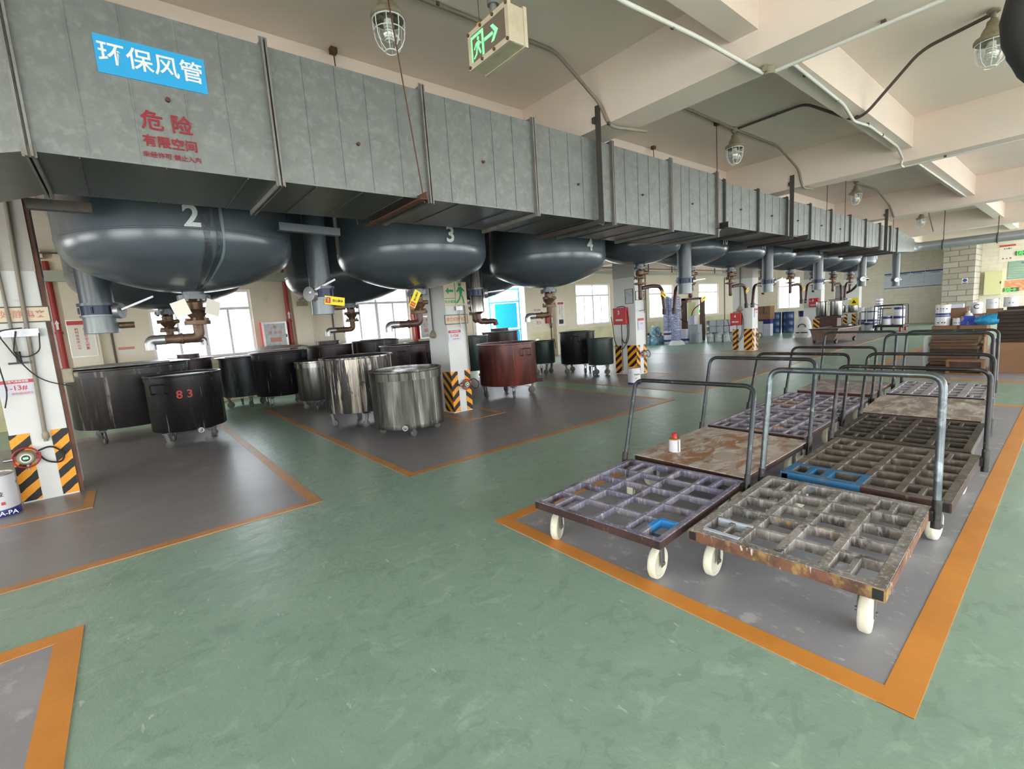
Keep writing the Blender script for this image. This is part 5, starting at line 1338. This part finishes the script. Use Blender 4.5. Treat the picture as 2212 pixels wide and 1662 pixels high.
t = thing('pot_stand', 'dark brown stand carrying the two large stainless pots', 'stand', (21.75, 6.4, 0))
MB().bb((-.3, -.45, .82), (.3, .45, .9)).bb((-.25, -.3, .45), (.25, .3, .82)).bb((-.22, -.25, 0), (.22, .3, .45)).build('stand_frame', m_brownp, t, False)
pot(21.7, 6.7, .9, .19, .58, 'left large stainless pot on the brown stand')
pot(21.7, 6.2, .9, .2, .58, 'right large stainless pot on the brown stand, under the steel canister')
t = thing('steel_canister', 'square steel canister with black hose standing over the right pot', 'canister', (21.75, 6.1, 1.54))
MB().bb((-.15, -.2, 0), (.15, .14, .5)).build('canister_body', m_ssc, t, False, bev=.02)
MB().bb((-.25, -.32, -.05), (.25, .3, -.0)).build('tilted_lid', m_railg, t, False)
MB().tube(fillet([(0, -.18, .2), (0, -.4, .3), (0, -.65, .6), (0, -.9, .68)], .2), .045, 10).build('black_hose', m_black, t)
t = thing('work_table', 'steel table with small pots beside the sixth column', 'table', (25.3, 6.75, 0))
MB().bb((-.3, -.42, .88), (.3, .35, .92)).build('table_top', m_railg, t, False)
for sx in (-.26, .26):
    for sy in (-.38, .31): MB().bb((sx - .03, sy - .03, 0), (sx + .03, sy + .03, .88)).build('leg', m_railg, t, False)
pot(25.3, 7.0, .92, .14, .3, 'small stainless pot on the left of the steel table')
pot(25.3, 6.58, .92, .18, .3, 'wide stainless pot on the right of the steel table')
pot(25.3, 6.75, 0, .2, .4, 'pot with red base on the floor under the steel table')
# pails near the back wall
for i, (x, y, z) in enumerate(((26.5, 6.53, 0), (26.5, 6.15, 0), (26.5, 6.53, .42), (26.5, 6.15, .42), (26.5, 6.53, .84), (26.5, 6.15, .84), (25.7, 6.05, 0))):
    can(x, y, z, .15 if y > 6.3 else .19, .42 if z < .8 else .22, ['white pail with navy band, floor level left before the back wall', 'white pail with navy band, floor level right before the back wall', 'white pail with navy band, second of the left pair stack', 'white pail with navy band, second of the right pair stack', 'clear-topped pail on the left pair stack', 'clear-topped pail on the right pair stack', 'low white pail on a dark dolly before the pail stacks'][i], 'white pails before the back wall', band=(.0, .2) if z else (.7, .95), name='paint_pail', cat='pail')
for i in range(11): can(27.6, 6.15, .128 * i, .14, .125, 'flat white tin in the tall tin column before the back wall', 'tall column of white tins', band=(.1, .3), name='tin', cat='tin')
t = thing('rack_trolley', 'dark tubular rack trolley loaded with pails before the back wall', 'trolley', (25.6, 5.27, 0), 0)
rk = MB()
for sx in (-.5, .5):
    for sy in (-.5, .5): rk.cyl((sx, sy, .15), (sx, sy * .95, 1.12), .022, n=8)
for z in (.28, 1.12):
    rk.tube([(-.5, -.48, z), (.5, -.48, z), (.5, .48, z), (-.5, .48, z)], .02, 8, closed=True)
rk.cyl((-.5, .2, .28), (-.5, .2, 1.0), .02, n=8).cyl((-.5, -.1, 1.0), (-.5, .3, 1.0), .02, n=8)
rk.build('tube_frame', m_tubed, t)
MB().bb((-.55, -.52, .2), (.55, .52, .27)).build('platform', m_black, t, False)
for sx in (-.45, .45):
    for sy in (-.42, .42): MB().cyl((sx, sy - .03, .1), (sx, sy + .03, .1), .1, n=14).build('wheel', m_redd if sy < 0 else m_black, t)
for i, (y, z) in enumerate(((5.42, .28), (5.0, .28), (5.0, .66))): can(25.6, y, z, .19, .38, ['white pail on the left of the rack trolley', 'white pail on the right of the rack trolley', 'white pail stacked on the right pail of the rack trolley'][i], 'pails on the rack trolley', band=(.7, .95), name='paint_pail', cat='pail')
t = board('hazard_notice', 'yellow and black warning plate hanging on the sixth column', 'sign', 28.19, 7.3, 1.35, .35, .35, 'x', m_yel, []); MB().prism([(-.1, -.09), (.1, -.09), (0, .09)], (-.009, 0, 0), (0, 1, 0), (0, 0, 1), (-.002, 0, 0)).build('black_triangle', m_blackl, t, False)

# ================================================================== BACK WALL FITTINGS
for i, (y0, y1) in enumerate(((6.95, 6.45), (6.43, 5.88), (5.86, 5.3), (5.28, 4.5))):
    t = board('notice_board', 'blue-edged notice board on the back wall, %s' % ('leftmost of four', 'second of four from the left', 'third of four from the left', 'rightmost and largest of four')[i], 'notice board', XB, (y0 + y1) / 2, 2.27, y0 - y1, .8, 'x', m_board, [('安全管理制度', .06, 0, .28, m_boardf)], grp='blue-edged notice boards')
    stripe_on(t, 'x', -(y0 - y1) / 2, (y0 - y1) / 2, .33, .4, m_boardf); stripe_on(t, 'x', -(y0 - y1) / 2, (y0 - y1) / 2, -.4, -.37, m_boardf)
t = board('sign', 'small white sign with round blue symbol on the block pillar', 'sign', 30.0, 3.55, 1.95, .2, .26, 'x', m_creamw)
MB().lathe([(.075, -.01), (.075, -.014), (1e-5, -.014)], (0, 0, .035), 18, axis='x').bb((-.012, -.08, -.115), (-.008, .08, -.07)).build('blue_symbol', m_boardf, t)
t = thing('electric_panel', 'pale yellow electric panel on the back wall right of the block pillar', 'panel', (XB - .004, 2.79, 1.78))
MB().bb((-.25, -.3, -.55), (0, .3, .55)).build('panel_case', m_pale, t, False, bev=.01)
MB().bb((-.255, -.28, -.53), (-.25, .28, .53)).build('panel_door', m_pale, t, False)
MB().bb((-.265, -.26, -.05), (-.255, -.23, .05)).build('door_lock', m_blackl, t, False)
t = board('poster', 'white poster with red header high on the back wall', 'poster', XB, 2.42, 3.1, .52, .76, 'x', m_creamw, [('安全警示', .07, .02, .2, m_blackl), ('●  ▲  ■', .08, 0, -.24, m_redl)]); stripe_on(t, 'x', -.26, .26, .3, .38, m_redl)
t = board('notice_board', 'green notice board on the back wall at the right edge', 'notice board', XB, 1.6, 2.3, 1.5, .78, 'x', m_green_b, [('安全生产责任制', .1, 0, .3, m_boardf)], frame=M('teal_frame', '3F6F70', .5))
t = board('notice_board', 'orange notice board below the green one on the back wall', 'notice board', XB, 1.65, 1.6, 1.55, .5, 'x', m_orange_b, [('通知', .12, .3, 0, m_cardd)])

# ================================================================== RIGHT STORAGE
for i in range(9):
    zz = .14 + .062 * i
    m = m_cardd if i < 4 else m_cardk if i == 4 else m_cardd
    box(12.75 + random.uniform(-.02, .02), 1.58 + random.uniform(-.02, .02), zz, (.7, .68, .058), m, 'flattened cardboard bundle in the middle pile behind the carts', grp='flattened cardboard bundles', name='flat_cardboard', cat='cardboard')
t = thing('pallet', 'dark low pallet under the flattened cardboard behind the carts', 'pallet', (12.75, 1.58, 0))
MB().bb((-.36, -.38, .1), (.36, .38, .135)).build('deck', m_cardk, t, False)
for y in (-.33, 0, .33): MB().bb((-.36, y - .04, 0), (.36, y + .04, .1)).build('runner', m_cardk, t, False)
t = thing('sheet', 'white plastic sheet standing left of the flattened cardboard', 'sheet', (12.8, 2.02, 0))
MB().lathe([(.05, 0), (.06, .3), (.06, .6), (.05, .68), (1e-5, .69)], n=12).build('wrapped_roll', m_whitep, t)
t = thing('wooden_crate', 'open brown wooden frame crate in front of the cardboard pile', 'crate', (12.15, 1.36, 0), .02)
fr = MB()
for a, b in (((-.1, -.26, 0), (.1, -.22, .28)), ((-.1, .22, 0), (.1, .26, .28)), ((-.1, -.22, .245), (.1, .22, .28)), ((-.1, -.22, 0), (.1, .22, .03))): fr.bb(a, b)
fr.build('frame', M('crate_wood', '7A5A3A', .8, 0, [('5E4329', (2, 2, 20), .45, .65, .8)]), t, False)
MB().bb((.08, -.22, .03), (.1, .22, .245)).build('back_panel', m_brownp, t, False)
MB().bb((-.09, -.21, .11), (-.07, .21, .245)).build('inner_board', m_cardk, t, False) if False else None
box(13.0, .62, 0, (.9, .92, .56), m_card, 'big brown carton at the right edge, below the dark cardboard')
for i in range(8): box(13.1 + random.uniform(-.02, .02), .58 + random.uniform(-.02, .02), .56 + .072 * i, (.8, .86, .068), m_cardk, 'dark flattened cardboard bundle on the big brown carton', grp='dark cardboard bundles', name='flat_cardboard', cat='cardboard')
box(16.3, 1.95, 0, (.6, .95, .43), m_card, 'brown carton base hidden behind the cardboard pile', grp='carton base')
box(16.3, 1.95, .43, (.7, 1.0, .28), m_card, 'long brown carton carrying white cans, behind the cardboard pile', tape=m_cardd)
can(16.2, 2.285, .71, .145, .26, 'white can with black print, lower of the left pair on the long carton', 'white cans on the long carton', band=(.86, 1.0), words=[('▪ ▪▪', .09, .3, .0, m_blackl)], wa=PI)
can(16.2, 2.285, .97, .145, .27, 'white can with brass lid, upper of the left pair on the long carton', 'white cans on the long carton', band=(.02, .2), lid=m_gold, words=[('▪ ▪▪ ▪', .08, .62, .0, m_blackl), ('▪ ▪', .05, .42, 0, m_blackl)], wa=PI)
can(16.15, 2.0, .71, .09, .18, 'small white can in the middle of the long carton', 'white cans on the long carton', words=[('▪▪ ▪', .06, .35, .0, m_blackl)], wa=PI)
box(16.6, 2.02, .71, (.3, .3, .42), m_card, 'plain brown carton behind the white cans on the long carton')
box(16.45, 2.08, 1.13, (.2, .3, .1), m_lcarton, 'white carton scrap lying on the plain brown carton')
bottles([(16.4, 1.83, .71)], .08, .34, m_whitep, None, 'white plastic bottle between the small can and the blue carton')
box(16.15, 1.77, .71, (.2, .3, .22), m_bluec, 'blue and yellow carton with orange stroke on the long carton')
can(16.7, 1.72, .96, .115, .29, 'white can with black emblem behind the blue carton', 'white cans on the long carton', words=[('C', .16, .6, .0, m_blackl)], wa=PI)
box(16.75, 1.72, .71, (.3, .3, .25), m_card, 'brown carton under the can with the black emblem')
box(16.9, 1.42, .71, (.3, .28, .35), m_card, 'brown carton behind the blue plastic bag')
can(16.9, 1.46, 1.06, .125, .25, 'white can standing above the blue plastic bag', 'white cans on the long carton', words=[('— ▪', .07, .6, .15, m_blackl)], wa=PI)
box(17.0, .95, .71, (.5, .5, .38), m_cardk, 'dark carton behind the dark cardboard bundles at the right')
box(17.0, .95, 0, (.6, .6, .71), m_cardk, 'dark carton base behind the big brown carton', grp='carton base')
can(16.95, 1.15, 1.09, .13, .24, 'white can with rounded grey lid at the right edge', 'white cans on the long carton', words=[('▪ ▪', .07, .4, .1, m_blackl)], wa=PI)
t = thing('plastic_bag', 'bright blue plastic bag slumped on the right end of the long carton', 'bag', (15.95, 1.42, .71))
bg_ = MB(); rr = random.Random(3); vs = []; fs = []
for i in range(9):
    for j in range(16):
        ph, th_ = PI * i / 8, 2 * PI * j / 16
        q = 1 + rr.uniform(-.12, .12)
        px, py, pz = .16 * math.sin(ph) * math.cos(th_) * q, .26 * math.sin(ph) * math.sin(th_) * q, .13 - .13 * math.cos(ph) * q
        py -= .12 * max(0, pz - .12) * 4
        vs.append((px, py, max(pz, 0) + (.1 * max(0, -py - .1) if i > 3 else 0)))
for i in range(8):
    for j in range(16): fs.append((i * 16 + j, i * 16 + (j + 1) % 16, (i + 1) * 16 + (j + 1) % 16, (i + 1) * 16 + j))
bg_.add(vs, fs).build('bag', m_bluebag, t)
MB().lathe([(.03, 0), (.02, .04), (.06, .09), (.05, .12), (1e-5, .1)], (0, -.2, .2), 10).build('knot', m_bluebag, t)
